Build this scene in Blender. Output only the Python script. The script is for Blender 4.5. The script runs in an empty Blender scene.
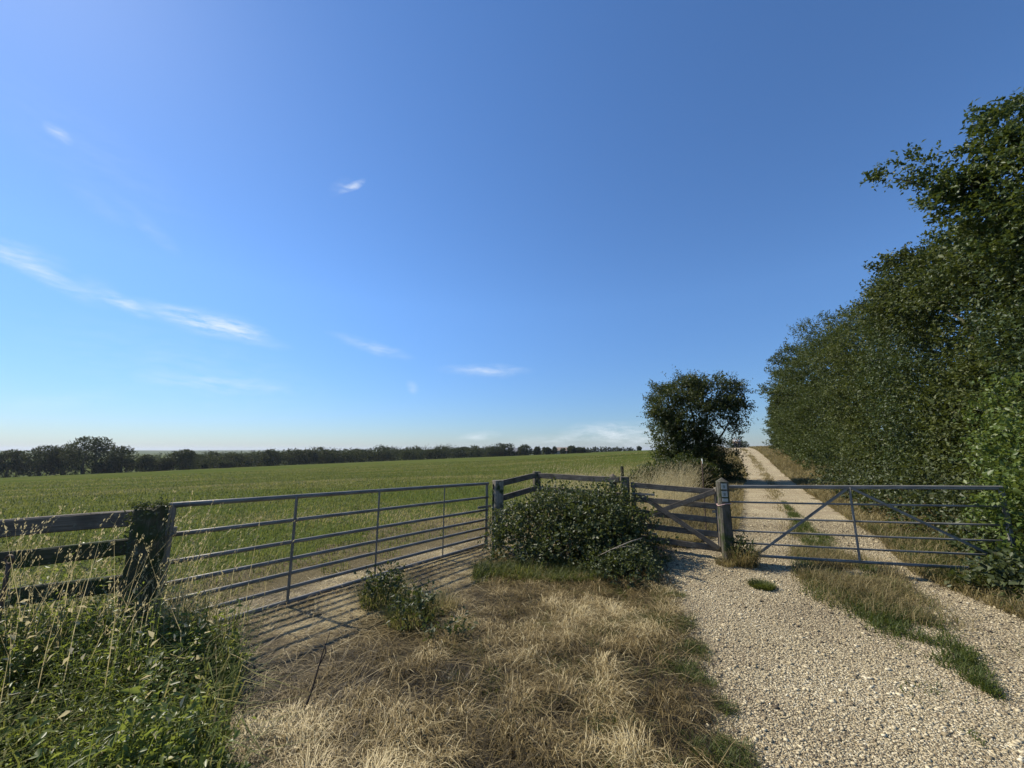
import bpy, bmesh, math, random
import numpy as np
from mathutils import Vector, Matrix

random.seed(7)
RNG = np.random.default_rng(7)
SC = bpy.context.scene
COL = SC.collection
EYE = 1.63
F = 385.0
PITCH = math.atan(66 / F)
CP, SP = math.cos(PITCH), math.sin(PITCH)
SUN_EL = math.radians(44)
SUN_A = math.radians(29)          # light travels towards +X, turned this far to -Y
U = np.array([0.509, 0.861])      # along the lane
N = np.array([0.861, -0.509])     # across the lane, towards the hedge

# ------------------------------------------------------------------ geometry helpers
def ray(px, py):
    u = (px - 512) / F
    v = (384 - py) / F
    return np.array([u, CP - SP * v, SP + CP * v])

def at(px, py, Y):
    d = ray(px, py)
    k = Y / d[1]
    return np.array([d[0] * k, Y, EYE + d[2] * k])

def sm(a, b, x):
    t = np.clip((x - a) / (b - a), 0, 1)
    return t * t * (3 - 2 * t)

def _hash(i, j, seed):
    n = (i * 374761393 + j * 668265263 + seed * 974634533) & 0xFFFFFFFF
    n = ((n ^ (n >> 13)) * 1274126177) & 0xFFFFFFFF
    return ((n ^ (n >> 16)) & 0xFFFF) / 65535.0

def vnoise(x, y, seed=0):
    x = np.asarray(x, float); y = np.asarray(y, float)
    i = np.floor(x).astype(np.int64); j = np.floor(y).astype(np.int64)
    fx = x - i; fy = y - j
    fx = fx * fx * (3 - 2 * fx); fy = fy * fy * (3 - 2 * fy)
    a = _hash(i, j, seed); b = _hash(i + 1, j, seed); c = _hash(i, j + 1, seed); d = _hash(i + 1, j + 1, seed)
    return (a * (1 - fx) + b * fx) * (1 - fy) + (c * (1 - fx) + d * fx) * fy

def fnoise(x, y, seed=0):
    return (vnoise(x, y, seed) + .5 * vnoise(x * 2.1, y * 2.1, seed + 1) + .25 * vnoise(x * 4.3, y * 4.3, seed + 2)) / 1.75

def height(x, y):
    x = np.asarray(x, float); y = np.asarray(y, float)
    r = np.hypot(x, y)
    w = sm(8, 45, r)
    s = x * U[0] + y * U[1]; t = x * N[0] + y * N[1]
    h = (.0389 * x - .0085 * y) * w
    h = h + (1.13 * sm(24, 60, s) - .025 * np.maximum(0, s - 62)) * np.exp(-((t - 1) / 30.0) ** 2)
    h = h + .5 * np.exp(-((t + 3.4) / 1.3) ** 2 - ((s - 60) / 9.0) ** 2)
    h = h + .10 * sm(2.4, 4.2, t) * sm(-2, 4, s)
    ph = np.arctan2(x, y)
    r0 = np.where(y > 0, 250 + 200 * np.maximum(0, np.sin(ph)), 300.)
    h = h * (1 - sm(r0 * 1.1, r0 * 3, r)) - 14 * sm(r0, r0 + 260, r)
    h = h + (fnoise(x / 17, y / 17, 5) - .5) * .25 * sm(30, 80, r)
    # low wooded ridges far away
    h = h + sm(2600, 4200, r) * (2 + 16 * fnoise(ph * 5 + 9, r / 2500, 11)) * (1 - sm(7000, 9500, r))
    return h

def ground_hit(px, py):
    d = ray(px, py)
    Y = 1.0
    for k in range(400):
        p = d / d[1] * Y
        if EYE + p[2] <= float(height(p[0], Y)):
            break
        Y *= 1.02
    lo, hi = Y / 1.02, Y
    for k in range(30):
        m = (lo + hi) / 2; p = d / d[1] * m
        if EYE + p[2] <= float(height(p[0], m)): hi = m
        else: lo = m
    p = d / d[1] * hi
    return np.array([p[0], hi, EYE + p[2]])

def st(x, y):
    return x * U[0] + y * U[1], x * N[0] + y * N[1]

def xy(s, t):
    return s * U[0] + t * N[0], s * U[1] + t * N[1]

# lane edges across its length
TLs, TLt = [-4, 2, 2.6, 4, 5.2, 6.2, 7.2, 8.2, 9.5, 14, 20, 26, 36, 52, 60, 75, 120], [.3, -.05, -.15, -.54, -.85, -1.15, -1.1, -.75, -.3, -.2, -.2, 0, -.22, -1.1, -1.4, -2.5, -6]
TRs, TRt = [-4, 3, 5, 6, 6.8, 7.4, 9.8, 14, 20, 26, 36, 50, 60, 75, 120], [2.5, 2.5, 2.35, 2.2, 1.95, 1.8, 2.0, 2.0, 1.9, 1.95, 1.75, 1.3, .7, -.3, -4]
def tL(s): return np.interp(s, TLs, TLt)
def tR(s): return np.interp(s, TRs, TRt)

def link(o, parent=None):
    COL.objects.link(o)
    if parent is not None:
        o.parent = parent
        o.matrix_parent_inverse = Matrix.Translation(-Vector(parent.location))
    return o

def tag(o, label=None, cat=None, group=None, kind=None):
    if label: o['label'] = label
    if cat: o['category'] = cat
    if group: o['group'] = group
    if kind: o['kind'] = kind
    return o

def empty(name, loc, label, cat, group=None):
    o = bpy.data.objects.new(name, None)
    o.location = Vector([float(c) for c in loc])
    o.empty_display_size = .2
    COL.objects.link(o)
    return tag(o, label, cat, group)

def tri_mesh(name, V, T, mat, parent=None, attr=None, smooth=False, quads=False):
    k = 4 if quads else 3
    me = bpy.data.meshes.new(name)
    V = np.ascontiguousarray(V, dtype=np.float32); T = np.ascontiguousarray(T, dtype=np.int32)
    me.vertices.add(len(V)); me.vertices.foreach_set('co', V.ravel())
    me.loops.add(T.size); me.loops.foreach_set('vertex_index', T.ravel())
    me.polygons.add(len(T)); me.polygons.foreach_set('loop_start', np.arange(0, T.size, k, dtype=np.int32))
    if smooth: me.polygons.foreach_set('use_smooth', np.ones(len(T), dtype=bool))
    me.update(calc_edges=True)
    if attr is not None:
        a = me.attributes.new('rnd', 'FLOAT', 'FACE')
        a.data.foreach_set('value', np.ascontiguousarray(attr, dtype=np.float32))
    me.materials.append(mat)
    return link(bpy.data.objects.new(name, me), parent)

def unit(v):
    return v / np.maximum(np.linalg.norm(v, axis=1, keepdims=True), 1e-9)

def leaves(P, D, Nn, L, W, rnd, fold=.18):
    """folded two-triangle leaves: base P, direction D, normal Nn"""
    n = len(P)
    D = unit(D); S = unit(np.cross(D, Nn)); Nn = np.cross(S, D)
    L = np.broadcast_to(L, n)[:, None]; W = np.broadcast_to(W, n)[:, None]
    tip = P + D * L - Nn * L * .12
    mid = P + D * L * .42 + Nn * W * fold
    l = mid + S * W * .5; r = mid - S * W * .5
    V = np.stack([P, l, tip, r], 1).reshape(-1, 3)
    b = np.arange(n)[:, None] * 4
    T = np.concatenate([b + [0, 2, 1], b + [0, 3, 2]], 1).reshape(-1, 3)
    return V, T, np.repeat(rnd, 2)

def sprigs(C, A, nl, L, size, rng, aspect=.6, upbias=.5, spread=1.0):
    """leafy twigs: origins C, axes A, nl leaves each"""
    n = len(C); A = unit(A)
    f = (np.arange(nl)[None, :] + rng.random((n, nl))) / nl
    Ls = L * (.6 + .8 * rng.random((n, 1)))
    side = rng.normal(size=(n, nl, 3))
    P = C[:, None, :] + A[:, None, :] * (f * Ls)[:, :, None] + rng.normal(size=(n, nl, 3)) * L * .06
    D = side * spread + A[:, None, :] * .7
    Nn = rng.normal(size=(n, nl, 3)) * .75 + np.array([0, 0, upbias]) + A[:, None, :] * .5
    P = P.reshape(-1, 3); D = D.reshape(-1, 3); Nn = Nn.reshape(-1, 3)
    sz = size * (.6 + .8 * rng.random(len(P)))
    rnd = np.clip(np.repeat(rng.random(n), nl) * .5 + rng.random(len(P)) * .5, 0, 1)
    return leaves(P, D, Nn, sz, sz * aspect, rnd)

def join(parts):
    Vs, Ts, Rs, o = [], [], [], 0
    for V, T, R in parts:
        Vs.append(V); Ts.append(T + o); Rs.append(R); o += len(V)
    return np.concatenate(Vs), np.concatenate(Ts), np.concatenate(Rs)

def blobs_sprigs(blobs, n, rng, shell=(.72, 1.08), deep=.66, up=.15, lumpy=.36, clump=None):
    if clump:
        # leafy bough ends: a dome of twigs round each, gaps between them
        k, rc = clump
        C, A = blobs_sprigs(blobs, max(8, int(n / k)), rng, shell, deep, up, lumpy)
        m = len(C)
        r_ = rc * (.55 + .8 * rng.random(m))
        o = unit(rng.normal(size=(m, k, 3)).reshape(-1, 3)).reshape(m, k, 3) * (rng.random((m, k, 1)) ** .45)
        P = C[:, None, :] + o * r_[:, None, None] * np.array([1, 1, .62])
        AA = unit(A)[:, None, :] * .55 + o * .9 + np.array([0, 0, .35]) + rng.normal(size=(m, k, 3)) * .25
        return P.reshape(-1, 3), AA.reshape(-1, 3)
    """points and outward axes spread in the outer part of a union of ellipsoids"""
    B = np.array(blobs, float)                       # x y z rx ry rz
    w = (B[:, 3] * B[:, 4] * B[:, 5]) ** (2 / 3.)
    idx = rng.choice(len(B), n, p=w / w.sum())
    d = unit(rng.normal(size=(n, 3)) + [0, 0, up])
    lump = 1 - lumpy * .5 + lumpy * vnoise(np.arctan2(d[:, 1], d[:, 0]) * 2.2 + idx * 3.7, d[:, 2] * 2.6 + idx, 3)
    rr = (shell[0] + (shell[1] - shell[0]) * rng.random(n) ** .7) * lump
    P = B[idx, :3] + d * rr[:, None] * B[idx, 3:6]
    inside = np.zeros(n, bool)
    for k in range(len(B)):
        q = (P - B[k, :3]) / B[k, 3:6]
        inside |= ((q ** 2).sum(1) < deep ** 2) & (idx != k)
    keep = ~inside
    A = unit(d[keep] / B[idx[keep], 3:6] * B[idx[keep], 3:6].mean(1, keepdims=True)) + rng.normal(size=(keep.sum(), 3)) * .45 + [0, 0, .15]
    return P[keep], A

def tube(pts, radii, n=7, jit=0, rng=RNG):
    pts = np.array(pts, float); m = len(pts)
    V, T = [], []
    for i in range(m):
        d = pts[min(i + 1, m - 1)] - pts[max(i - 1, 0)]; d /= max(np.linalg.norm(d), 1e-9)
        a = np.array([0, 0, 1.]) if abs(d[2]) < .9 else np.array([1., 0, 0])
        e1 = np.cross(d, a); e1 /= np.linalg.norm(e1); e2 = np.cross(d, e1)
        for k in range(n):
            th = 2 * math.pi * k / n
            r = radii[i] * (1 + jit * (rng.random() - .5))
            V.append(pts[i] + (e1 * math.cos(th) + e2 * math.sin(th)) * r)
    for i in range(m - 1):
        for k in range(n):
            a = i * n + k; b = i * n + (k + 1) % n
            T += [(a, b, b + n), (a, b + n, a + n)]
    c0 = len(V); V.append(pts[0]); V.append(pts[-1])
    for k in range(n):
        T.append((c0, (k + 1) % n, k)); T.append((c0 + 1, (m - 1) * n + k, (m - 1) * n + (k + 1) % n))
    return np.array(V), np.array(T), np.zeros(len(T))

def limb(p, q, r0, r1, rng, wob=.06, m=6):
    p = np.array(p, float); q = np.array(q, float)
    L = np.linalg.norm(q - p)
    pts = [p + (q - p) * (i / (m - 1)) + rng.normal(size=3) * wob * L * math.sin(math.pi * i / (m - 1)) for i in range(m)]
    return tube(pts, [r0 + (r1 - r0) * i / (m - 1) for i in range(m)], 7, .2, rng)

def blades(P, az, L, W, tilt, bend, rnd):
    """grass blades: 3 triangles each; tilt from vertical at the root, bend more to the tip"""
    n = len(P)
    h = np.stack([np.cos(az), np.sin(az), np.zeros(n)], 1)
    s = np.stack([-np.sin(az), np.cos(az), np.zeros(n)], 1)
    up = np.array([0, 0, 1.])
    L = L[:, None]; W = W[:, None]; t0 = tilt[:, None]; t1 = (tilt + bend)[:, None]
    mid = P + (up * np.cos(t0) + h * np.sin(t0)) * L * .5
    tip = mid + (up * np.cos(t1) + h * np.sin(t1)) * L * .5
    V = np.stack([P - s * W * .5, P + s * W * .5, mid - s * W * .42, mid + s * W * .42, tip], 1).reshape(-1, 3)
    b = np.arange(n)[:, None] * 5
    T = np.concatenate([b + [0, 1, 3], b + [0, 3, 2], b + [2, 3, 4]], 1).reshape(-1, 3)
    return V, T, np.repeat(rnd, 3)

def flat_blades(P, az, rng, L, W, rnd, rise=.03):
    """matted straw: long arcs lying near the ground"""
    n = len(P)
    h = np.stack([np.cos(az), np.sin(az), np.zeros(n)], 1)
    s = np.stack([-np.sin(az), np.cos(az), np.zeros(n)], 1)
    cur = rng.normal(size=(n, 1)) * .15
    L = L[:, None]; W = W[:, None]
    up = np.array([0, 0, 1.])
    m1 = P + h * L * .5 + s * cur * L * .25 + up * (rng.random((n, 1)) * rise * 2.2)
    tip = P + h * L + s * cur * L + up * (rng.random((n, 1)) * rise)
    V = np.stack([P - s * W * .5, P + s * W * .5, m1 - s * W * .5, m1 + s * W * .5, tip], 1).reshape(-1, 3)
    b = np.arange(n)[:, None] * 5
    T = np.concatenate([b + [0, 1, 3], b + [0, 3, 2], b + [2, 3, 4]], 1).reshape(-1, 3)
    return V, T, np.repeat(rnd, 3)

# ------------------------------------------------------------------ materials
def new_mat(name):
    m = bpy.data.materials.new(name); m.use_nodes = True
    nt = m.node_tree
    for n in list(nt.nodes): nt.nodes.remove(n)
    out = nt.nodes.new('ShaderNodeOutputMaterial')
    return m, nt, out

def nd(nt, typ, **kw):
    n = nt.nodes.new(typ)
    for k, v in kw.items():
        if k.startswith('i_'): n.inputs[k[2:].replace('_', ' ')].default_value = v
        else: setattr(n, k, v)
    return n

def ramp(nt, stops, fac, interp='LINEAR'):
    r = nt.nodes.new('ShaderNodeValToRGB'); cr = r.color_ramp; cr.interpolation = interp
    while len(cr.elements) < len(stops): cr.elements.new(.5)
    for e, (p, c) in zip(cr.elements, stops):
        e.position = p; e.color = (*c, 1) if len(c) == 3 else c
    nt.links.new(fac, r.inputs[0])
    return r.outputs[0]

def mixc(nt, a, b, fac, mode='MIX'):
    m = nt.nodes.new('ShaderNodeMix'); m.data_type = 'RGBA'; m.blend_type = mode
    for sock, v in ((m.inputs[0], fac), (m.inputs[6], a), (m.inputs[7], b)):
        if hasattr(v, 'node'): nt.links.new(v, sock)
        elif isinstance(v, (int, float)): sock.default_value = v
        else: sock.default_value = (*v, 1)
    return m.outputs[2]

def noise(nt, co, scale, detail=4, rough=.55, dist=0):
    n = nd(nt, 'ShaderNodeTexNoise'); n.inputs['Scale'].default_value = scale
    n.inputs['Detail'].default_value = detail; n.inputs['Roughness'].default_value = rough; n.inputs['Distortion'].default_value = dist
    if co is not None: nt.links.new(co, n.inputs['Vector'])
    return n.outputs[0]

def ocoord(nt, scale=None):
    c = nd(nt, 'ShaderNodeTexCoord').outputs['Object']
    if scale is not None:
        m = nd(nt, 'ShaderNodeMapping'); m.inputs['Scale'].default_value = scale
        nt.links.new(c, m.inputs[0]); c = m.outputs[0]
    return c

def principled(nt, out, col, rough=.8, spec=.3, metal=0., bump=None, bs=.5, bd=.02):
    p = nd(nt, 'ShaderNodeBsdfPrincipled')
    if hasattr(col, 'node'): nt.links.new(col, p.inputs['Base Color'])
    else: p.inputs['Base Color'].default_value = (*col, 1)
    if hasattr(rough, 'node'): nt.links.new(rough, p.inputs['Roughness'])
    else: p.inputs['Roughness'].default_value = rough
    p.inputs['Specular IOR Level'].default_value = spec; p.inputs['Metallic'].default_value = metal
    if bump is not None:
        b = nd(nt, 'ShaderNodeBump'); b.inputs['Strength'].default_value = bs; b.inputs['Distance'].default_value = bd
        nt.links.new(bump, b.inputs['Height']); nt.links.new(b.outputs[0], p.inputs['Normal'])
    if out is not None: nt.links.new(p.outputs[0], out.inputs[0])
    return p

KA = .84
def kk_(stops): return [(p, tuple(c * KA for c in col)) for p, col in stops]
def leaf_mat(name, stops, rough=.42, spec=.45, trans=.22, tcol=(.22, .26, .03)):
    m, nt, out = new_mat(name)
    a = nd(nt, 'ShaderNodeAttribute', attribute_name='rnd')
    col = ramp(nt, kk_(stops), a.outputs['Fac'])
    p = principled(nt, None, col, rough, spec)
    if trans <= 0:
        nt.links.new(p.outputs[0], out.inputs[0]); return m
    t = nd(nt, 'ShaderNodeBsdfTranslucent')
    nt.links.new(mixc(nt, col, [c * KA for c in tcol], .5), t.inputs[0])
    mx = nd(nt, 'ShaderNodeMixShader'); mx.inputs[0].default_value = trans
    nt.links.new(p.outputs[0], mx.inputs[1]); nt.links.new(t.outputs[0], mx.inputs[2]); nt.links.new(mx.outputs[0], out.inputs[0])
    return m

M = {}
M['hedge'] = leaf_mat('hedge_leaf', [(0, (.028, .040, .012)), (.5, (.060, .086, .022)), (.9, (.112, .135, .034)), (1, (.17, .17, .05))], .55, .26, .24)
M['hedge_pale'] = leaf_mat('pale_hedge_leaf', [(0, (.034, .046, .013)), (.5, (.074, .096, .025)), (.9, (.135, .148, .042)), (1, (.19, .18, .065))], .55, .26, .26)
M['hedge_deep'] = leaf_mat('deep_hedge_leaf', [(0, (.022, .036, .012)), (.5, (.046, .074, .022)), (.9, (.09, .118, .034)), (1, (.14, .15, .05))], .5, .3, .22)
M['oak'] = leaf_mat('oak_leaf', [(0, (.035, .062, .015)), (.6, (.065, .10, .022)), (1, (.13, .14, .04))], .48, .32, .30)
M['bright'] = leaf_mat('bright_leaf', [(0, (.06, .10, .018)), (.6, (.12, .175, .034)), (1, (.21, .25, .065))], .45, .4, .40)
M['hawthorn'] = leaf_mat('hawthorn_leaf', [(0, (.025, .042, .010)), (.6, (.050, .072, .018)), (1, (.12, .11, .035))], .5, .3, .26)
M['bramble'] = leaf_mat('bramble_leaf', [(0, (.035, .052, .016)), (.6, (.075, .095, .033)), (.95, (.12, .13, .055)), (1, (.20, .17, .08))], .5, .34, .26)
M['weed'] = leaf_mat('weed_leaf', [(0, (.06, .10, .020)), (.5, (.145, .205, .042)), (.85, (.29, .33, .08)), (1, (.48, .43, .16))], .42, .45, .52, (.34, .38, .05))
M['yellow'] = leaf_mat('yellow_leaf', [(0, (.16, .22, .02)), (1, (.38, .36, .03))], .5, .3, .4)
M['far'] = leaf_mat('far_leaf', [(0, (.022, .034, .012)), (.6, (.042, .056, .020)), (1, (.075, .085, .034))], .7, .15, .15)
M['straw'] = leaf_mat('straw', [(0, (.034, .025, .009)), (.3, (.105, .077, .027)), (.65, (.235, .172, .066)), (.9, (.42, .325, .15)), (1, (.66, .55, .30))], .5, .3, .14, (.36, .26, .08))
M['brownstraw'] = leaf_mat('brown_straw', [(0, (.10, .085, .036)), (.4, (.25, .205, .092)), (.75, (.44, .355, .18)), (1, (.12, .16, .035))], .65, .2, .42, (.40, .32, .12))
M['seed'] = leaf_mat('seed_head', [(0, (.26, .22, .11)), (.5, (.54, .46, .26)), (1, (.74, .66, .42))], .65, .2, .45, (.6, .5, .24))
M['greengrass'] = leaf_mat('green_grass', [(0, (.042, .068, .014)), (.5, (.085, .112, .024)), (1, (.16, .165, .045))], .55, .25, .4)
M['fieldgrass'] = leaf_mat('field_grass', [(0, (.092, .135, .028)), (.45, (.155, .182, .044)), (.75, (.27, .24, .086)), (1, (.48, .39, .19))], .65, .15, .42, (.28, .28, .06))

def wood_mat(name, c0, c1, moss=0., lich=0.):
    m, nt, out = new_mat(name)
    c = ocoord(nt, (1.2, 26, 26)); c2 = ocoord(nt)
    g = noise(nt, c, 3, 6, .65, .4); b = noise(nt, c2, 5, 4)
    col = mixc(nt, c0, c1, ramp(nt, [(.3, (0, 0, 0)), (.7, (1, 1, 1))], g))
    col = mixc(nt, col, [x * .45 for x in c0], ramp(nt, [(.45, (0, 0, 0)), (.75, (.7, .7, .7))], b))
    if moss:
        col = mixc(nt, col, (.035, .05, .015), ramp(nt, [(.5 - moss * .3, (0, 0, 0)), (.62, (1, 1, 1))], noise(nt, c2, 9, 5)))
    if lich:
        col = mixc(nt, col, (.33, .34, .25), ramp(nt, [(.62, (0, 0, 0)), (.7, (lich, lich, lich))], noise(nt, c2, 22, 3)))
    principled(nt, out, col, .85, .2, 0, g, .7, .006)
    return m
M['rail_wood'] = wood_mat('weathered_rail', (.080, .067, .052), (.20, .172, .135), 0, .3)
M['post_wood'] = wood_mat('weathered_post', (.085, .068, .05), (.21, .172, .125), .15, .25)
M['old_wood'] = wood_mat('old_mossy_wood', (.05, .045, .03), (.13, .11, .075), .6, .3)
M['dark_post'] = wood_mat('dark_post_wood', (.055, .05, .038), (.14, .128, .10), .15, .15)
M['gate_wood'] = wood_mat('grey_gatepost', (.17, .145, .11), (.36, .31, .24), .1, .3)
M['bark'] = wood_mat('bark', (.05, .042, .03), (.13, .11, .08), .3, .3)
M['dead'] = wood_mat('dead_stick', (.22, .18, .13), (.42, .36, .27))
M['darkdead'] = wood_mat('dark_stick', (.035, .027, .02), (.08, .06, .045))

def metal_mat():
    m, nt, out = new_mat('galvanised_steel')
    c = ocoord(nt, (1, 8, 8)); n = noise(nt, c, 5, 5); n2 = noise(nt, ocoord(nt), 60, 2)
    col = ramp(nt, [(.3, (.10, .096, .085)), (.6, (.21, .20, .175)), (.78, (.31, .295, .26))], n)
    col = mixc(nt, col, (.13, .09, .06), ramp(nt, [(.62, (0, 0, 0)), (.72, (.6, .6, .6))], noise(nt, ocoord(nt), 14, 5)))
    principled(nt, out, col, ramp(nt, [(.2, (.45,) * 3), (.8, (.7,) * 3)], n2), .4, .15)
    return m
M['steel'] = metal_mat()

def plain(name, col, rough=.6, spec=.3, metal=0.):
    m, nt, out = new_mat(name)
    n = noise(nt, ocoord(nt), 30, 3)
    principled(nt, out, mixc(nt, [x * .8 for x in col], col, n), rough, spec, metal)
    return m

def ground_mat():
    m, nt, out = new_mat('field_ground')
    c = ocoord(nt)
    n1 = noise(nt, c, .035, 5, .6); n2 = noise(nt, c, .5, 5, .6); n3 = noise(nt, c, 9, 5, .7)
    col = ramp(nt, kk_([(.3, (.060, .088, .020)), (.5, (.084, .108, .027)), (.7, (.12, .125, .04))]), n1)
    col = mixc(nt, col, (.15, .135, .052), ramp(nt, [(.5, (0, 0, 0)), (.75, (.55, .55, .55))], n2))
    col = mixc(nt, col, (.05, .07, .016), ramp(nt, [(.35, (.7, .7, .7)), (.55, (0, 0, 0))], n3))
    # mown lines, slightly wavy, running across the field
    mp = nd(nt, 'ShaderNodeMapping'); mp.inputs['Rotation'].default_value = (0, 0, math.radians(8)); mp.inputs['Scale'].default_value = (.012, .20, 1)
    nt.links.new(c, mp.inputs[0])
    n4 = noise(nt, mp.outputs[0], 1.0, 4, .6)
    col = mixc(nt, col, (.15, .135, .05), ramp(nt, [(.5, (0, 0, 0)), (.7, (.5, .5, .5))], n4))
    principled(nt, out, col, 1, 0, 0, n3, .6, .08)
    return m
M['ground'] = ground_mat()

def verge_mat(name, dark, mid, light):
    m, nt, out = new_mat(name)
    c = ocoord(nt)
    n1 = noise(nt, c, 1.2, 5, .6); n2 = noise(nt, c, 40, 5, .7, .8)
    dark, mid, light = [[c * KA for c in q] for q in (dark, mid, light)]
    col = ramp(nt, [(.32, dark), (.5, mid), (.72, light)], n2)
    col = mixc(nt, col, [x * .6 for x in mid], ramp(nt, [(.4, (0, 0, 0)), (.7, (.7, .7, .7))], n1))
    principled(nt, out, col, .92, .1, 0, n2, 1, .03)
    return m
M['verge'] = verge_mat('dry_thatch', (.050, .040, .019), (.17, .135, .064), (.34, .275, .145))

PEB = [(0, (.06, .047, .03)), (.13, (.15, .115, .07)), (.32, (.33, .265, .15)), (.6, (.50, .42, .255)), (.85, (.66, .57, .37)), (1, (.80, .73, .53))]
PEB = [(p, tuple(c * .88 for c in q)) for p, q in PEB]
def track_mat():
    m, nt, out = new_mat('chalky_gravel')
    c = ocoord(nt)
    w = noise(nt, c, 12, 2)
    v = nd(nt, 'ShaderNodeTexVoronoi'); v.inputs['Scale'].default_value = 52; nt.links.new(c, v.inputs['Vector'])
    v2 = nd(nt, 'ShaderNodeTexVoronoi'); v2.inputs['Scale'].default_value = 110; nt.links.new(c, v2.inputs['Vector'])
    sep = nd(nt, 'ShaderNodeSeparateColor'); nt.links.new(v.outputs['Color'], sep.inputs[0])
    sep2 = nd(nt, 'ShaderNodeSeparateColor'); nt.links.new(v2.outputs['Color'], sep2.inputs[0])
    a = ramp(nt, PEB, sep.outputs[0]); b = ramp(nt, PEB, sep2.outputs[1])
    col = mixc(nt, a, b, ramp(nt, [(.42, (0, 0, 0)), (.5, (1, 1, 1))], w))
    col = mixc(nt, col, (.27, .21, .13), ramp(nt, [(.45, (0, 0, 0)), (.7, (.75, .75, .75))], noise(nt, c, 1.1, 5, .6)))
    ml = nd(nt, 'ShaderNodeMapping'); ml.inputs['Rotation'].default_value = (0, 0, math.radians(-59.4)); ml.inputs['Scale'].default_value = (.35, 3.2, 1)
    nt.links.new(c, ml.inputs[0])
    col = mixc(nt, col, (.30, .24, .155), ramp(nt, [(.48, (0, 0, 0)), (.66, (.8, .8, .8))], noise(nt, ml.outputs[0], 1.0, 5, .6)))
    mul = nd(nt, 'ShaderNodeMath', operation='MULTIPLY'); mul.inputs[1].default_value = -1
    nt.links.new(v.outputs['Distance'], mul.inputs[0])
    principled(nt, out, col, .9, .15, 0, mul.outputs[0], .9, .02)
    return m
M['track'] = track_mat()
def stone_mat():
    m, nt, out = new_mat('flint_pebble')
    a = nd(nt, 'ShaderNodeAttribute', attribute_name='rnd')
    col = ramp(nt, PEB, a.outputs['Fac'])
    col = mixc(nt, col, (.20, .15, .095), ramp(nt, [(.45, (0, 0, 0)), (.75, (.6, .6, .6))], noise(nt, ocoord(nt), 60, 3)))
    principled(nt, out, col, .75, .3)
    return m
M['stone'] = stone_mat()

# ------------------------------------------------------------------ ground, lane, verges
def build_ground():
    rad = np.concatenate([[.25], np.geomspace(.6, 60, 150), np.geomspace(61.5, 9500, 190)])
    na = 420
    th = np.linspace(0, 2 * math.pi, na, endpoint=False)
    R, TH = np.meshgrid(rad, th, indexing='ij')
    X = R * np.sin(TH); Y = R * np.cos(TH)
    V = np.stack([X, Y, height(X, Y)], -1).reshape(-1, 3)
    i = np.arange(len(rad) - 1)[:, None] * na; j = np.arange(na)[None, :]; j2 = (j + 1) % na
    Q = np.stack([i + j, i + na + j, i + na + j2, i + j2], -1).reshape(-1, 4)[:, ::-1]
    o = tri_mesh('ground', V, Q, M['ground'], smooth=True, quads=True)
    V0 = np.array([[0, 0, 0.]])
    tag(o, 'gently sloping green and straw coloured hay field running to the horizon', 'field', kind='structure')
build_ground()

def strip(name, ss, lo, hi, nt_, lift, mat):
    """a sheet between two edges across the lane; lo, hi arrays over ss"""
    f = np.linspace(0, 1, nt_)
    S = np.repeat(ss[:, None], nt_, 1); T = lo[:, None] * (1 - f) + hi[:, None] * f
    X, Y = xy(S, T)
    V = np.stack([X, Y, height(X, Y) + lift + .0008 * np.maximum(0, S - 10)], -1).reshape(-1, 3)
    i = np.arange(len(ss) - 1)[:, None] * nt_; j = np.arange(nt_ - 1)[None, :]
    Q = np.stack([i + j, i + nt_ + j, i + nt_ + j + 1, i + j + 1], -1).reshape(-1, 4)[:, ::-1]
    return tri_mesh(name, V, Q, mat, smooth=True, quads=True)

ss = np.concatenate([np.arange(-5, 12, .05), np.geomspace(12, 125, 260)])
jl = (fnoise(ss * 2.2, ss * 0 + 3, 21) - .5) * .5 + (vnoise(ss * 11, ss * 0, 22) - .5) * .14
jr = (fnoise(ss * 2.2, ss * 0 + 7, 23) - .5) * .5 + (vnoise(ss * 11, ss * 0, 24) - .5) * .14
tag(strip('gravel_track', ss, tL(ss) + jl, tR(ss) + jr, 40, .008, M['track']), 'pale stony farm track climbing away behind the gate', 'track', kind='structure')
vw = np.interp(ss, [-5, 2, 5, 7.5, 9, 16, 30, 125], [8, 6, 5.5, 5.5, 4.5, 2.2, 1.6, 1.5])
tag(strip('dry_verge', ss, tL(ss) - vw + jr * 2, tL(ss) + jl + .12, 60, .004, M['verge']), 'trampled dry straw coloured grass verge in front of the steel field gate', 'verge', kind='structure')
tag(strip('hedge_verge', ss, tR(ss) + jr - .12, tR(ss) + 3.0 + jl, 30, .004, M['verge']), 'dry brown grass verge between the track and the tall hedge', 'verge', kind='structure')

# ------------------------------------------------------------------ gravel stones (uncountable)
def icosa():
    V = np.array([(1, 0, 0), (-1, 0, 0), (0, 1, 0), (0, -1, 0), (0, 0, 1), (0, 0, -1)], float)
    T = np.array([(0, 2, 4), (2, 1, 4), (1, 3, 4), (3, 0, 4), (2, 0, 5), (1, 2, 5), (3, 1, 5), (0, 3, 5)])
    return V, T

def rotmats(n, rng):
    q = rng.normal(size=(n, 4)); q /= np.linalg.norm(q, axis=1, keepdims=True)
    w, x, y, z = q.T
    return np.stack([1 - 2 * (y * y + z * z), 2 * (x * y - z * w), 2 * (x * z + y * w), 2 * (x * y + z * w), 1 - 2 * (x * x + z * z), 2 * (y * z - x * w),
                     2 * (x * z - y * w), 2 * (y * z + x * w), 1 - 2 * (x * x + y * y)], 1).reshape(n, 3, 3)

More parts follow.
